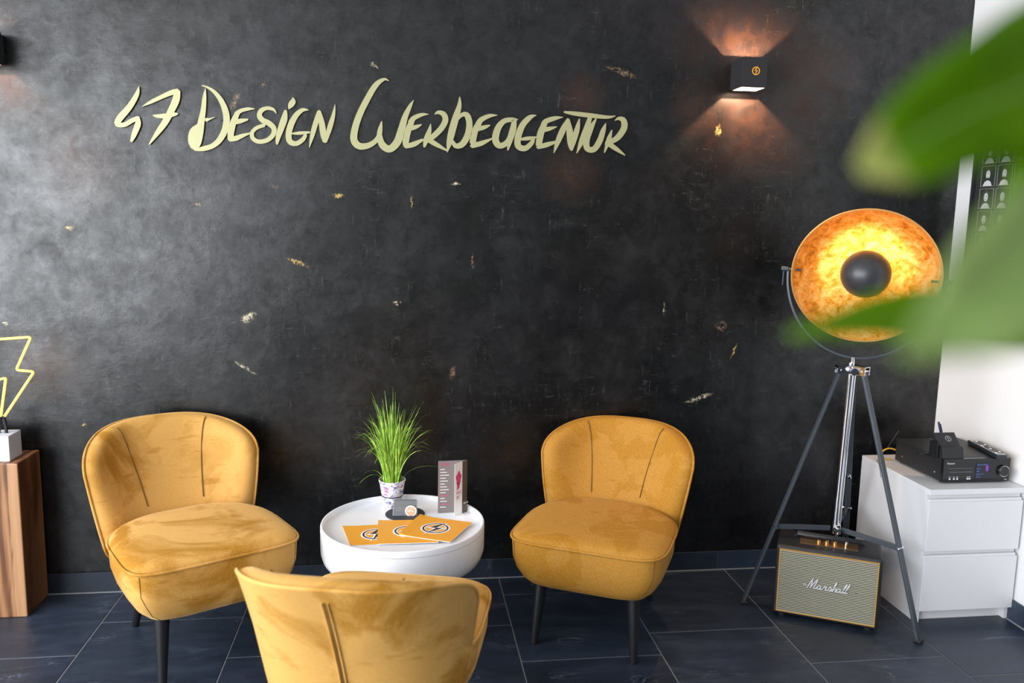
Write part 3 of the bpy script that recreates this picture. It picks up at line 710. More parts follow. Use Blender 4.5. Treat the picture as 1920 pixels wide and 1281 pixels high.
# ------------------------------------------------------------------ sconces
def make_sconce():
    t = thing('wall_sconce', '', 'lamp')
    W, HH, d0, d1 = .053, .058, -.028, -.128; th = .003
    b = MB(); b.bx(-W, -W + th, d1, d0, -HH, HH); b.bx(W - th, W, d1, d0, -HH, HH); b.bx(-W + th, W - th, d1, d1 + th, -HH, HH); b.bx(-W + th, W - th, d0 - th, d0, -HH, HH)
    h = b.build('housing', MT['black_matte'], t, smooth=0)
    b = MB(); b.bx(-W + .004, W - .004, d0, -.002, -HH * .9, HH * .9); b.build('wall_bracket', MT['black_matte'], t, smooth=0)
    b = MB(); b.box((0, (d0 + d1) / 2, 0), (.03, .03, .014)); b.build('led_module', MT['led'], t, smooth=0)
    b = MB(); b.bx(-W + th, W - th, d1 + th, d0 - th, -.002, .002); b.build('divider', MT['black_matte'], t, smooth=0)
    emblem(t, basis((.006, d1 - .0002, .006), (1, 0, 0), (0, 0, 1)), .0155, MT['orange'], MT['orange'], None, .0004, .2)
    return t
sconce = make_sconce()
sconce.location = (1.397, 0, 2.149)
sconce['label'] = 'black cube wall sconce near the top right, orange lightning emblem, warm light up and down'
s2 = copy_tree(sconce); s2.location = (-1.512, 0, 2.128); s2['label'] = 'black cube wall sconce cut off by the left edge of the photo'
for o in (sconce, s2): o['group'] = 'cube sconces on the black wall'
for o, pw in ((sconce, 34), (s2, 8)):
    for sz in (-1, 1):
        l = bpy.data.lights.new('sconce_light', 'POINT'); l.energy = pw; l.color = (1, .64, .40); l.shadow_soft_size = .006
        q = bpy.data.objects.new('sconce_light', l); sc.collection.objects.link(q); q.location = (0, -.078, sz * .013); q.parent = o

# ------------------------------------------------------------------ tripod lamp
L0 = Vector((1.752, -.40, 0))
t = thing('tripod_floor_lamp', 'tripod floor lamp with a large gold-leaf dish shade, chrome pole and dark grey legs', 'lamp', (1.752, -.40, 0))
def rel(p): return Vector(p) - L0
HT = Vector((1.758, -.40, .985)); HB = Vector((1.742, -.40, .335))
b = MB(); b.tube([rel(HB + Vector((-.008, -.004, -.02))), rel(HT + Vector((-.008, -.004, .03)))], .011, 20); b.build('pole', MT['chrome'], t)
b = MB(); b.tube([rel(HB + Vector((.014, .008, -.02))), rel(HT + Vector((.014, .008, .02)))], .0075, 16); b.build('pole', MT['chrome'], t)
feet = [Vector((1.392, -.342, .0)), Vector((1.925, -.716, .0)), Vector((1.985, -.075, .0))]
for k, f in enumerate(feet):
    d = (f - HT); d.z = 0; d.normalize(); tp = HT + d * .048 + Vector((0, 0, -.002)); 
    ax = (f + Vector((0, 0, .006)) - tp); ln = ax.length; ax.normalize(); sd = d.cross(Vector((0, 0, 1))).normalized(); up = ax.cross(sd)
    b = MB(); M = Matrix((ax, sd, up)).transposed(); b.box(rel(tp + ax * ln / 2), (ln, .026, .010), M)
    M2 = Matrix((ax, sd, up)).transposed()
    leg = b.build('leg', MT['dark_metal'], t, smooth=0, bevel=.0015)
    b = MB(); b.box(rel(f + Vector((0, 0, .005))) - ax * .004, (.03, .03, .010), Matrix((d, sd, Vector((0, 0, 1)))).transposed()); b.build('rubber_foot', MT['black_matte'], leg, smooth=0, bevel=.002)
    # clamp bracket at the top
    b = MB()
    for s_ in (-1, 1): b.box(rel(HT + d * .038 + sd * s_ * .0165 + Vector((0, 0, .002))), (.05, .003, .030), Matrix((d, sd, Vector((0, 0, 1)))).transposed())
    b.box(rel(HT + d * .03 + Vector((0, 0, .019))), (.066, .036, .003), Matrix((d, sd, Vector((0, 0, 1)))).transposed())
    b.tube([rel(HT + d * .046 - sd * .022), rel(HT + d * .046 + sd * .022)], .006, 12)
    b.build('clamp', MT['chrome'], t, smooth=30)
    # brace
    fr = (tp.z - .335) / (tp.z - f.z); q = tp + (f - tp) * fr
    bx_ = (q - HB); n_ = bx_.normalized(); s2_ = n_.cross(Vector((0, 0, 1))).normalized()
    b = MB(); b.box(rel((q + HB) / 2 + n_ * .01), (bx_.length - .03, .010, .020), Matrix((n_, s2_, n_.cross(s2_))).transposed()); b.build('brace', MT['dark_metal'], t, smooth=0, bevel=.001)
    b = MB(); b.tube([rel(q - sd * .020), rel(q + sd * .020)], .0065, 12); b.build('bolt', MT['chrome'], t)
b = MB(); b.lathe([(.0001, -.018), (.020, -.018), (.020, .018), (.0001, .018)], 24, Matrix.Translation(rel(HT))); b.tube([rel(HT + Vector((-.01, -.02, 0))), rel(HT + Vector((-.016, -.045, 0)))], .014, 16)
b.tube([rel(HT), rel(HT + Vector((-.004, 0, .052)))], .008, 14); b.build('hub', MT['chrome'], t)
b = MB(); b.lathe([(.0001, -.018), (.018, -.018), (.018, .015), (.0001, .015)], 24, Matrix.Translation(rel(HB))); b.tube([rel(HB + Vector((-.01, -.02, 0))), rel(HB + Vector((-.016, -.045, 0)))], .012, 16)
b.tube([rel(HB), rel(HB + Vector((.004, 0, -.05)))], .006, 12); b.build('lower_hub', MT['chrome'], t)
# dish shade: opening faces the camera, tipped downward
DC = at(1621, 520, -.430); DR = .264
nrm = Vector((-.47, -.83, -.27)).normalized(); 
ux = Vector((0, 0, 1)).cross(nrm).normalized() * -1; uy = ux.cross(nrm).normalized()
if uy.z < 0: uy = -uy
def dish(f, r, dep):  # point on dish: radius r, depth behind the opening
    return DC + (ux * math.cos(f) + uy * math.sin(f)) * r - nrm * dep
N = 72; rings = []; DD = .15
prof = [(math.sin(a) * DR / math.sin(1.12), (math.cos(a) - math.cos(1.12)) / (1 - math.cos(1.12)) * DD) for a in [1.12 * (1 - k / 14) for k in range(15)]]
prof[-1] = (.002, DD)
b = MB(); b.rings([[rel(dish(2 * PI * k / N, r, dep)) for k in range(N)] for r, dep in prof], False, True)
sh = b.build('shade_lining', MT['goldleaf'], t, smooth=60)
b = MB(); b.rings([[rel(dish(2 * PI * k / N, r + .004, dep + .004)) for k in range(N)] for r, dep in prof], False, True); b.build('shade', MT['black_matte'], t, smooth=60)
b = MB(); b.tube([rel(dish(2 * PI * k / N, DR + .002, 0)) for k in range(N)], .0042, 8, closed=True); b.build('shade_rim', mat('rim_gold', (.85, .42, .12), .35, .6), t)
CC = DC - nrm * .02 - uy * .004 - ux * .004
b = MB()
Mc = Matrix((ux, uy, nrm)).transposed().to_4x4(); Mc.translation = rel(CC)
b.lathe([(.0925 * math.cos(a), .0925 * math.sin(a) - .03) for a in [-.25 + (PI / 2 + .25) * k / 16 for k in range(16)]] + [(.0001, .0625)], 40, Mc, cap=False)
b.build('glare_cap', mat('cap_black', (.035, .035, .04), .38), t, smooth=60)
for a in (.6, 2.7, 4.8):
    b = MB(); b.tube([rel(CC + (ux * math.cos(a) + uy * math.sin(a)) * .085 - nrm * .05), rel(DC + (ux * math.cos(a) + uy * math.sin(a)) * .04 - nrm * .15)], .0022, 6); b.build('cap_holder', MT['brass'], t)
Mb = Matrix((ux, uy, nrm)).transposed().to_4x4(); Mb.translation = rel(DC - nrm * .075)
b = MB(); b.lathe([(.0001, -.03), (.014, -.028), (.026, -.008), (.03, .008), (.022, .026), (.0001, .034)], 20, Mb); b.build('bulb', MT['bulb'], t, smooth=60)
b = MB(); b.tube([rel(DC - nrm * .10), rel(DC - nrm * .16)], .018, 16); b.build('socket', MT['black_matte'], t)
l = bpy.data.lights.new('dish_bulb', 'POINT'); l.energy = 4.2; l.color = (1, .70, .38); l.shadow_soft_size = .02
q = bpy.data.objects.new('dish_bulb', l); sc.collection.objects.link(q); q.location = rel(DC - nrm * .052 + uy * .034); q.parent = t
# yoke fork under the dish
yx = ux
low = HT + Vector((0, 0, .048)); YR = DR + .018
piv = DC - nrm * .02
dn = (low - piv); dl = dn.length; dn = dn.normalized(); yx2 = (yx - dn * yx.dot(dn)).normalized()
b = MB(); pts = [rel(piv + yx2 * math.cos(a) * YR + dn * math.sin(a) * dl) for a in [PI * k / 48 for k in range(49)]]
b.tube(pts, .0026, 8, flat=2.0); b.build('yoke', MT['dark_metal'], t)
for s_ in (-1, 1):
    e = piv + yx2 * s_ * YR
    b = MB(); b.tube([rel(e + yx2 * s_ * .026), rel(e - yx2 * s_ * .0)], .0095, 16); b.tube([rel(e), rel(e - yx2 * s_ * .05)], .005, 10)
    b.tube([rel(e + yx2 * s_ * .016), rel(e + yx2 * s_ * .018 - Vector((0, 0, .065)))], [.004, .0028], 8); b.build('pivot_knob', MT['dark_metal'], t)

# ------------------------------------------------------------------ speaker
SO = Vector((1.465, -.455, 0)); ang = math.atan2(-.185, .343)
t = thing('guitar_amp_speaker', 'black speaker with cream striped grille cloth and script logo below the tripod lamp', 'speaker', SO, ang)
SW, SH, SD = .388, .285, .20
b = MB(); b.bx(0, SW, 0, SD, .012, .012 + SH); cab = b.build('cabinet', mat('black_vinyl', (.014, .014, .016), .5), t, smooth=0, bevel=.012, seg=4)
m = cab.data.materials[0]; bump(m, noi(m, coords(m), 260, 2), .4, .002)
g0 = .013
b = MB(); 
for (a0, a1, c0, c1) in ((g0, SW - g0, .012 + g0, .0165 + g0), (g0, SW - g0, .0075 + SH - g0, .012 + SH - g0), (g0, g0 + .0045, .0165 + g0, .0075 + SH - g0), (SW - g0 - .0045, SW - g0, .0165 + g0, .0075 + SH - g0)):
    b.bx(a0, a1, -.0035, .001, c0, c1)
b.build('gold_trim', mat('gold_trim', (.55, .30, .06), .4, .4), t, smooth=0)
mg = mat('grille_cloth', (.4, .38, .28), .85); P = coords(mg, (1, 1, 1))
w = nd(mg, 'ShaderNodeTexWave', bands_direction='Z', wave_profile='SIN'); lk(mg, P, w.inputs['Vector']); w.inputs['Scale'].default_value = 1 / .0068 * .314
nn = noi(mg, coords(mg, (400, 10, 150)), 2, 2)
c = ramp(mg, w.outputs['Fac'], [(.25, (.035, .033, .022)), (.55, (.37, .345, .25)), (.8, (.47, .44, .34))]); c = mix(mg, mr(mg, nn, .4, .65, 0, .35), c, (.10, .10, .07))
lk(mg, c, bsdf(mg).inputs['Base Color']); bump(mg, w.outputs['Fac'], .4, .002)
b = MB(); b.bx(g0 + .0045, SW - g0 - .0045, -.0018, .001, .0165 + g0, .0075 + SH - g0); b.build('grille', mg, t, smooth=0)
MA = [[(0,60,12),(30,92,12),(62,66,12),(45,30,12)], [(85,0,14),(140,120,18),(215,272,16)], [(205,255,14),(182,110,20),(152,0,16)], [(152,0,14),(230,140,18),(332,272,16)], [(322,255,14),(272,120,20),(234,28,18),(258,2,16),(300,34,12)],
      [(395,86,16),(345,92,16),(304,44,18),(330,2,16),(378,48,14),(402,92,16),(380,22,18),(402,0,14),(440,40,12)], [(440,40,12),(482,112,16),(474,82,14),(522,94,18),(498,22,18),(522,0,14),(560,40,12)],
      [(560,40,12),(612,112,16),(628,50,18),(590,0,16),(560,12,12)], [(625,10,12),(680,90,14),(742,220,16),(728,236,14),(690,120,18),(645,0,18),(702,80,14),(740,92,16),(718,20,18),(745,0,12)],
      [(840,86,16),(790,92,16),(749,44,18),(775,2,16),(823,48,14),(847,92,16),(825,22,18),(847,0,14),(885,40,12)], [(885,40,12),(965,205,16),(972,240,14),(940,190,18),(888,36,20),(900,2,16),(935,34,12)],
      [(945,40,12),(1025,205,16),(1032,240,14),(1000,190,18),(948,36,20),(960,2,16),(1000,34,12),(985,24,12)]]
b = MB(); kx = .168 / 1040; ox, oz = .110, .012 + SH / 2 - .012
for st in MA: add_stroke(b, st, lambda x, y: Vector((ox + x * kx, -.0085, oz + y * kx * .95)), (0, 1, 0), .0035, 5)
b.build('script_logo', mat('logo_white', (.8, .8, .85), .3, .2), t, smooth=30)
b = MB(); 
for x_ in (.15, .3): b.tube([(x_, -.006, oz + .008), (x_, 0, oz + .008)], .002, 6)
b.build('logo_pins', MT['black'], t)['kind'] = 'stuff'
b = MB(); b.bx(.085, .30, .055, .115, .012 + SH - .004, .012 + SH + .0015); b.build('control_panel', mat('control_brass', (.45, .24, .10), .3, .9), t, smooth=0)
for x_ in (.155, .185, .215):
    b = MB(); b.lathe([(.0001, 0), (.008, 0), (.0075, .012), (.0001, .014)], 20, Matrix.Translation((x_, .085, .012 + SH + .0015))); b.build('knob', MT['brass'], t)
b = MB(); b.tube([(.255, .085, .012 + SH + .0015), (.258, .085, .012 + SH + .018)], [.004, .006], 10); b.build('power_toggle', MT['chrome'], t)
b = MB(); b.tube([(.06, .13, .012 + SH), (.075, .12, .012 + SH + .016), (.15, .12, .012 + SH + .014), (.30, .12, .012 + SH + .014), (.325, .13, .012 + SH)], .006, 10, flat=1.8); b.build('strap_handle', MT['black'], t)
for x_ in (.035, SW - .035):
    for y_ in (.03, SD - .03):
        b = MB(); b.lathe([(.0001, 0), (.013, 0), (.015, .0125), (.0001, .0125)], 16, Matrix.Translation((x_, y_, 0))); b.build('foot', MT['black_matte'], t)

# ------------------------------------------------------------------ white dresser
DX0, DX1, DYF, DYB = 2.009, 2.407, -.586, -.106
t = thing('chest_of_drawers', 'low white two-drawer chest in the corner by the white wall, audio receiver on top', 'cabinet', (DX0, DYF, 0))
X1 = DX1 - DX0; Yd = DYB - DYF
b = MB(); b.bx(0, X1, 0, Yd, .528, .55); b.build('top', MT['white'], t, smooth=0, bevel=.0012)
b = MB(); b.bx(0, .016, .02, Yd, 0, .528); b.bx(X1 - .016, X1, .02, Yd, 0, .528); b.bx(.016, X1 - .016, Yd - .006, Yd, .02, .528)
b.bx(.016, X1 - .016, .045, .06, 0, .06); b.bx(.016, X1 - .016, .05, Yd - .006, .045, .058); b.bx(.016, X1 - .016, .0205, .035, .49, .528); b.bx(.016, X1 - .016, .0205, .035, .262, .312); b.build('carcass', MT['white'], t, smooth=0, bevel=.0008)
for (z0, z1) in ((.300, .505), (.055, .278)):
    b = MB(); b.bx(.0, X1, 0.0, .019, z0, z1 - .006); dr = b.build('drawer', MT['white'], t, smooth=0, bevel=.0014)
    b = MB(); b.bx(.004, X1 - .004, .006, .019, z1 - .006, z1 + .004); b.build('drawer_lip', MT['white'], dr, smooth=0, bevel=.0012)
# receiver
RX0, RX1, RY0, RY1, RZ0, RZ1 = 2.100, 2.385, -.522, -.205, .5506, .650
t = thing('audio_receiver', 'black compact audio receiver with disc slot, small display and silver knob on the white chest', 'receiver', (RX0, RY0, RZ0))
w_ = RX1 - RX0; d_ = RY1 - RY0; h_ = RZ1 - RZ0
b = MB(); b.bx(0, w_, .016, d_, .008, h_); b.build('casing', mat('casing_black', (.02, .02, .022), .45, .2), t, smooth=0, bevel=.0015)
b = MB(); b.bx(-.0015, w_ + .0015, 0, .0155, .006, h_ + .001); fp = b.build('front_panel', mat('panel_gloss', (.008, .008, .009), .15), t, smooth=0, bevel=.002)
b = MB(); b.bx(.025, .125, -.0012, .0005, h_ * .47, h_ * .49); b.bx(.025, .125, -.0012, .0005, h_ * .62, h_ * .635); b.build('disc_slot', mat('slot_edge', (.12, .12, .12), .3), fp, smooth=0)
b = MB(); b.bx(.138, .205, -.0012, .0005, h_ * .18, h_ * .84); b.build('display', mat('display_off', (.006, .006, .02), .1), fp, smooth=0)
b = MB(); b.bx(.180, .192, -.0016, -.0010, h_ * .50, h_ * .72); b.build('screen_art', emit('screen_purple', (.16, .03, .26), .4), fp, smooth=0)
blue = emit('screen_text', (.08, .16, .40), .5); white_e = mat('white_print', (.7, .7, .72), .5)
text_part('screen_text', 'Internet Radio', .0075, basis((.1425, -.0014, h_ * .74), (1, 0, 0), (0, 0, 1)), blue, fp, .0001)
for k, s_ in enumerate(('00:12', 'MP3', 'Station  FM', 'Stereo')): text_part('screen_text', s_, .0065, basis((.1425, -.0014, h_ * (.58 - .11 * k)), (1, 0, 0), (0, 0, 1)), blue, fp, .0001)
text_part('maker_name', 'Pioneer', .0105, basis((.014, -.0006, h_ * .80), (1, 0, 0), (0, 0, 1)), white_e, fp, .0002)
text_part('model_text', 'HDMI', .005, basis((w_ - .020, -.0006, h_ * .12), (1, 0, 0), (0, 0, 1)), white_e, fp, .0002)
for x_ in (.030, .048, .062, .106, .115):
    b = MB(); b.bx(x_ - .003, x_ + .003, -.0018, .0005, h_ * .17, h_ * .23); b.build('button', white_e, fp, smooth=0)
    b = MB(); b.bx(x_ - .004, x_ + .004, -.0008, .0002, h_ * .27, h_ * .285); b.build('button_print', white_e, fp, smooth=0)
Mk = Matrix(((1, 0, 0, w_ - .030), (0, 0, -1, 0), (0, 1, 0, h_ * .5), (0, 0, 0, 1)))
b = MB(); b.lathe([(.0001, 0), (.021, 0), (.021, .010), (.019, .014), (.0001, .014)], 36, Mk); kn = b.build('volume_knob', MT['black'], t)
b = MB(); b.tube([Mk @ Vector((math.cos(a) * .021, math.sin(a) * .021, .010)) for a in [2 * PI * k / 36 for k in range(36)]], .0014, 8, closed=True); b.build('knob_ring', MT['chrome'], kn)
for k in range(9):
    b = MB(); b.box((.03 + k * .017, .03, h_ + .0003), (.006, .003, .0008)); b.build('vent', MT['ink'], t, smooth=0)
for x_ in (.02, w_ - .02):
    for y_ in (.03, d_ - .03):
        b = MB(); b.lathe([(.0001, 0), (.011, 0), (.011, .009), (.0001, .009)], 14, Matrix.Translation((x_, y_, 0))); b.build('foot', MT['black_matte'], t)
for y_ in (.05, d_ - .05): 
    b = MB(); b.tube([(-.0012, y_, h_ * .35), (.0005, y_, h_ * .35)], .0035, 10); b.build('screw', MT['chrome'], t)
# remote
RT = RZ1 + .001
t = thing('remote_control', 'long dark remote control with pale button rows lying on the receiver near the white wall', 'remote', (2.353, -.425, RT), -.17)
b = MB(); b.bx(-.020, .020, -.115, .115, .0, .018); b.build('body', mat('remote_black', (.02, .025, .03), .4), t, smooth=0, bevel=.004)
b = MB(); b.bx(-.017, .017, -.110, .110, .0178, .0190); b.build('faceplate', mat('remote_grey', (.42, .45, .46), .4), t, smooth=0)
for j in range(12):
    for i in range(3):
        if j == 6 and i != 1: continue
        b = MB(); r = .0045 if j != 6 else .009
        b.lathe([(.0001, 0), (r, 0), (r * .9, .0018), (.0001, .002)], 10, Matrix.Translation((-.0105 + i * .0105, -.09 + j * .0155, .0190))); b.build('button', MT['ink'] if (2 * i + 3 * j) % 7 else white_e, t)
# black desk dock with emblem and pen
t = thing('display_stand', 'small black slanted card stand with an embossed emblem on the receiver top', 'stand', (2.095, -.518, RT))
b = MB()
prof = [(0, 0), (.062, 0), (.062, .062), (.052, .092), (.046, .092), (.012, .044), (.004, .042)]
prof = [(0, 0), (.075, 0), (.078, .085), (.072, .088), (.030, .046), (.012, .043)]
b.prism([(p[0], p[1]) for p in prof], (0.004, 0, 0), (0, 1, 0), (0, 0, 1), (1, 0, 0), .088); b.build('body', MT['black_matte'], t, smooth=0, bevel=.0015)
fy = Vector((0, .072 - .030, .088 - .046)).normalized()
emblem(t, basis(Vector((.052, .051, .067)) + Vector((0, -.0006, .0006)), (1, 0, 0), fy), .012, mat('emblem_grey', (.30, .30, .30), .3, .5), None, None, .0006, .2)
b = MB(); b.box((-.010, .045, .030), (.003, .05, .060)); b.box((-.035, .07, .003), (.05, .02, .006)); b.build('side_flap', MT['black'], t, smooth=0)
t = thing('black_pen', 'black pen sticking up behind the small black stand on the receiver', 'pen', (2.165, -.430, RT))
b = MB(); b.tube([(.004, 0, 0), (-.004, 0, .02), (-.030, .01, .120), (-.0315, .0105, .125)], [.002, .0045, .0045, .003], 12); b.build('barrel', mat('pen_navy', (.01, .012, .05), .3), t)
b = MB(); b.tube([(-.017, .001, .085), (-.026, .004, .118)], .0015, 6); b.build('clip', MT['black'], t)
# antenna wire & yellow cable behind the receiver
t = thing('wire_antenna', 'thin grey rod antenna with a yellow cable loop behind the receiver', 'antenna', (2.07, -.19, .5506))
q0 = Vector((2.07, -.19, .5506))
Z0 = .0035
b = MB(); b.tube([Vector(c_) for c_ in catmull([(.040, .0, .045), (.015, .0, .052), (-.008, .0, .048), (-.024, .0, .034), (-.024, .0, .018), (-.006, .0, .0052), (.025, .0, .0048)], 6)], .0032, 8); b.build('yellow_cable', mat('yellow_cable', (.75, .42, .02), .4), t)
b = MB(); b.tube([(.0, .004, .048), (.060, .02, .125)], .0016, 6); b.build('rod', MT['dark_metal'], t)
b = MB(); b.tube([Vector(c_) for c_ in catmull([(.02, 0, .005), (-.03, .0, .005), (-.055, -.02, .006), (-.066, -.05, .004), (-.069, -.07, -.02), (-.069, -.08, -.05)], 5)], .0012, 6); b.build('thin_wire', MT['black'], t)

# picture frame with portrait prints on the right wall
FY0, FY1, FZ0, FZ1 = -.118, -.86, 1.24, 2.06
t = thing('portrait_collage_frame', 'black framed sheet of small black-and-white portrait photos on the white wall, half hidden by leaves', 'picture', (XR, (FY0 + FY1) / 2, (FZ0 + FZ1) / 2))
yc, zc2 = (FY0 + FY1) / 2, (FZ0 + FZ1) / 2; hw, hh = (FY0 - FY1) / 2, (FZ1 - FZ0) / 2
b = MB(); f_ = .016
b.bx(-.022, -.001, -hw, hw, hh - f_, hh); b.bx(-.022, -.001, -hw, hw, -hh, -hh + f_); b.bx(-.022, -.001, -hw, -hw + f_, -hh + f_, hh - f_); b.bx(-.022, -.001, hw - f_, hw, -hh + f_, hh - f_)
b.build('frame', MT['black'], t, smooth=0)
b = MB(); b.bx(-.012, -.002, -hw + f_, hw - f_, -hh + f_, hh - f_); b.build('backing', mat('print_black', (.02, .022, .02), .3), t, smooth=0)
skin = [mat('portrait_grey_%d' % k, (v_, v_, v_), .4) for k, v_ in enumerate((.48, .38, .56))]; hairm = mat('portrait_dark', (.04, .04, .04), .4); line = mat('portrait_line', (.35, .36, .33), .4)
rp = random.Random(5)
for j in range(8):
    for i in range(7):
        y0 = hw - .046 - i * .0955; z1 = hh - .068 - j * .0925 - .002
        if y0 - .083 < -hw + f_: continue
        if z1 - .083 < -hh + f_: continue
        cy_, cz_ = y0 - .0415, z1 - .0415
        b = MB(); e = .0008
        for (a0, a1, c0, c1) in ((y0 - .083, y0, z1 - e * 1.5, z1), (y0 - .083, y0, z1 - .083, z1 - .083 + e * 1.5), (y0 - .083, y0 - .083 + e * 1.5, z1 - .083, z1), (y0 - e * 1.5, y0, z1 - .083, z1)): b.bx(-.0132, -.012, a0, a1, c0, c1)
        pr_ = b.build('portrait', line, t, smooth=0)
        sk = skin[rp.randrange(3)]; k_ = rp.random(); b = MB()
        def ell(b, cy0, cz0, ry, rz, x_, n=20): b.add([(x_, cy0 + ry * math.cos(2 * PI * q_ / n), cz0 + rz * math.sin(2 * PI * q_ / n)) for q_ in range(n)], [tuple(range(n))])
        long_ = k_ > .6
        ell(b, cy_, cz_ + .014, .017 if not long_ else .020, .024, -.0133)
        if long_: ell(b, cy_, cz_ - .004, .021, .026, -.0133)
        b.build('portrait_hair', hairm, pr_)
        b = MB(); ell(b, cy_, cz_ + .006, .0125, .018, -.0137)
        b.add([(-.01345, cy_ - .027, cz_ - .040), (-.01345, cy_ + .027, cz_ - .040), (-.01345, cy_ + .018, cz_ - .024), (-.01345, cy_ + .006, cz_ - .018), (-.01345, cy_ - .006, cz_ - .018), (-.01345, cy_ - .018, cz_ - .024)], [(0, 1, 2, 3, 4, 5)])
        b.build('portrait_face', sk, pr_)
        b = MB()
        for s_ in (-1, 1): ell(b, cy_ + s_ * .005, cz_ + .009, .0022, .0012, -.0141, 8)
        ell(b, cy_, cz_ - .003, .0035, .0011, -.0141, 8)
        if k_ < .45: ell(b, cy_, cz_ - .0095, .006, .004, -.0141, 10)
        b.build('portrait_features', hairm, pr_)

# ------------------------------------------------------------------ wooden pedestal and neon
t = thing('wooden_pedestal', 'solid brown teak block pedestal at the left edge carrying the neon lamp', 'pedestal', (-1.60, -.108, 0))
b = MB(); b.bx(-.17, .175, -.097, .096, .0, .607); pc_ = b.build('block', MT['wood'], t, smooth=0, bevel=.004, seg=2)
NX = -1.452
t = thing('neon_lamp', 'glowing yellow lightning-bolt neon tube on a small white box base atop the wooden pedestal', 'lamp', (-1.56, -.125, .6075))
b = MB(); b.bx(-.10, .098, -.052, .050, 0, .098); b.build('base', mat('white_block', (.72, .75, .83), .5), t, smooth=0, bevel=.002)
NO = Vector((-1.56, -.125, .6075))
def nz(px, py): p = at(px, py, -.125); return p - NO
def rounded(P, r=.012, n=5):
    out = [P[0]]
    for i in range(1, len(P) - 1):
        a, c_, d = P[i - 1], P[i], P[i + 1]; u = (a - c_).normalized(); v_ = (d - c_).normalized(); s0, s1 = c_ + u * r, c_ + v_ * r
        for k in range(n + 1):
            f = k / n; out.append(s0 * (1 - f) ** 2 + c_ * 2 * f * (1 - f) + s1 * f * f)
    out.append(P[-1]); return out
zb_ = nz(8, 786)
path1 = [nz(7, 783), nz(64, 697), nz(30, 694), nz(58, 632), nz(-70, 641), nz(-100, 730), nz(-66, 728), nz(-80, 790)]
path2 = [nz(1, 784), nz(11, 709), nz(-4, 712), nz(-40, 760)]
b = MB(); b.tube(rounded(path1), .0048, 12); b.build('neon_tube', MT['neon'], t, smooth=60)
b = MB(); b.tube(rounded(path2, .008), .0048, 12); b.build('neon_tube', MT['neon'], t, smooth=60)
for (p_, q_) in ((nz(7, 783), nz(12, 806)), (nz(1, 784), nz(-3, 806)), (nz(-80, 790), nz(-76, 806))):
    q_.z = .098; b = MB(); b.tube([p_ + Vector((0, 0, .006)), p_ * .5 + q_ * .5 + Vector((.002, 0, 0)), q_], [.0065, .005, .006], 10); b.build('tube_holder', MT['black'], t)

# lamp cord behind the tripod
t = tag(MB().build('x', MT['black']) if False else thing('lamp_cord', 'dark power cord hanging behind the tripod beside the white chest', 'cord', (1.86, -.2, 0)))
b = MB(); b.tube([Vector(c_) for c_ in catmull([(-.075, -.18, .375), (-.03, -.10, .46), (.0, -.05, .50), (.02, .02, .44), (.05, .1, .30), (.08, .12, .15), (.09, .14, .006), (.14, .155, .004)], 6)], .003, 8); b.build('cable', MT['black'], t)
b = MB(); b.tube([Vector(c_) for c_ in catmull([(.0, -.05, .50), (.012, -.045, .505), (.02, -.04, .49)], 4)], .006, 8); b.build('cable_tie', MT['chrome'], t)

# ------------------------------------------------------------------ foreground plant close to the lens
PB = Vector((.62, -3.02, 0))
t = thing('foreground_plant', 'large out-of-focus green leafy plant close to the camera at the right', 'plant', PB)
b = MB(); b.lathe([(.0001, 0), (.13, 0), (.135, .01), (.165, .26), (.175, .27), (.175, .30), (.155, .30), (.15, .26), (.0001, .26)], 40); b.build('pot', MT['terracotta'], t)
b = MB(); b.lathe([(.0001, .262), (.149, .262), (.149, .268), (.0001, .27)], 24); b.build('soil', MT['soil'], t)
stem_top = Vector((.40, -3.02, 1.72)) - PB
b = MB(); b.tube([Vector(c_) for c_ in catmull([(0, 0, .25), (-.03, .0, .7), (-.08, .02, 1.2), (-.13, .02, 1.5), tuple(stem_top)], 6)], [.014 - .0003 * k for k in range(25)], 10); b.build('stem', mat('stem_green', (.10, .12, .04), .6), t)
def atd(px, py, d): r = ray(px, py); return CAM + r * (d / FPX)
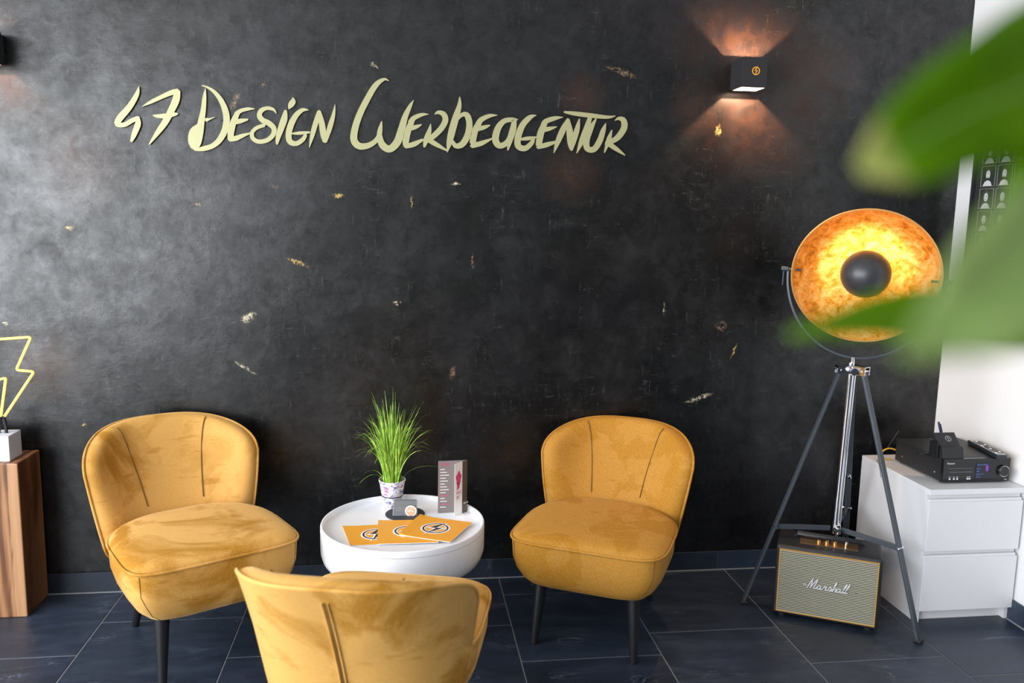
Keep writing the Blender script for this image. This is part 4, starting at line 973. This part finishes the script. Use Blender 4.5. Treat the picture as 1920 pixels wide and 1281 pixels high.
def leaf(spine, widths, fold=.25, tipdry=False, name='leaf', lm=None):
    """spine: world points base->tip ; widths: half widths (m)"""
    sp = catmull([tuple(q) for q in spine], 6); K = len(sp); wv = catmull([(w,) for w in widths], 6)
    b = MB(); vs = []; vd = (CAM - Vector(sp[K // 2])).normalized()
    for i, p in enumerate(sp):
        p = Vector(p); d = (Vector(sp[min(i + 1, K - 1)]) - Vector(sp[max(i - 1, 0)])).normalized()
        s_ = d.cross(vd).normalized(); n_ = s_.cross(d).normalized(); w = max(wv[i][0], .0004)
        for f in (-1, -.6, -.2, 0, .2, .6, 1): vs.append(p + s_ * w * f + n_ * (abs(f) ** 1.3 * w * fold) - PB)
    for i in range(K - 1):
        b.mi = 1 if (tipdry and i > K - 7) else 0
        for j in range(6): b.add([], []); b.f.append((i * 7 + j, i * 7 + j + 1, (i + 1) * 7 + j + 1, (i + 1) * 7 + j)); b.m.append(b.mi)
    b.v = [tuple(q) for q in vs]
    o = b.build(name, [lm or MT['leaf'], MT['leaf_tip']], t, smooth=70)
    so = o.modifiers.new('thickness', 'SOLIDIFY'); so.thickness = .0006
    rib = MB(); rib.tube([Vector(q) - PB for q in sp], [.0012 * (1 - .8 * i / K) for i in range(K)], 6); rib.build('midrib', mat('rib', (.16, .30, .05), .5) if 'rib' not in bpy.data.materials else bpy.data.materials['rib'], o)
    return o
def W(px_, d): return px_ * d / FPX
leaf([atd(2230, -20, .42), atd(2050, 90, .36), atd(1920, 165, .31), atd(1800, 215, .29), atd(1690, 278, .28), atd(1610, 318, .28)], [W(20, .4), W(120, .36), W(140, .31), W(112, .29), W(78, .28), W(14, .28)], .2, True)
leaf([atd(2260, 560, .44), atd(2100, 575, .40), atd(1950, 590, .37), atd(1800, 592, .35), atd(1650, 592, .34), atd(1480, 628, .33)], [W(20, .4), W(60, .38), W(70, .36), W(62, .35), W(42, .34), W(6, .33)], .2)
leaf([atd(2300, 200, .36), atd(2120, 330, .30), atd(1980, 450, .26), atd(1860, 560, .24), atd(1770, 620, .235), atd(1690, 668, .23)], [W(20, .3), W(90, .30), W(120, .26), W(110, .24), W(60, .235), W(8, .23)], .15, lm=MT['leaf_pale'])
leaf([atd(2250, 100, .5), atd(2100, 220, .48), atd(2000, 330, .46), atd(1930, 420, .45), atd(1880, 470, .45)], [W(20, .5), W(90, .48), W(90, .46), W(60, .45), W(8, .45)], .25)
for (bx_, by_, tx, ty, d) in ((2150, -200, 2400, -600, .5), (2200, 700, 2500, 900, .45), (2300, 300, 2800, 200, .6), (2250, -50, 2700, -300, .7)):
    leaf([atd(bx_, by_, d), atd((bx_ * 2 + tx) / 3, (by_ * 2 + ty) / 3, d), atd((bx_ + 2 * tx) / 3, (by_ + 2 * ty) / 3, d), atd(tx, ty, d)], [W(15, d), W(90, d), W(80, d), W(5, d)], .2)
b = MB()
for q_ in (atd(2230, -20, .42), atd(2260, 560, .44), atd(2300, 200, .36), atd(2250, 100, .5), atd(2150, -200, .5), atd(2200, 700, .45), atd(2300, 300, .6), atd(2250, -50, .7)):
    q_ = q_ - PB; b.tube([Vector(c_) for c_ in catmull([tuple(q_), tuple((q_ + stem_top) / 2 + Vector((0, 0, -.01))), tuple(Vector((-.11, .02, min(max(q_.z - .1, .9), 1.68))))], 5)], .003, 8)
b.build('leaf_stalks', bpy.data.materials['stem_green'], t)
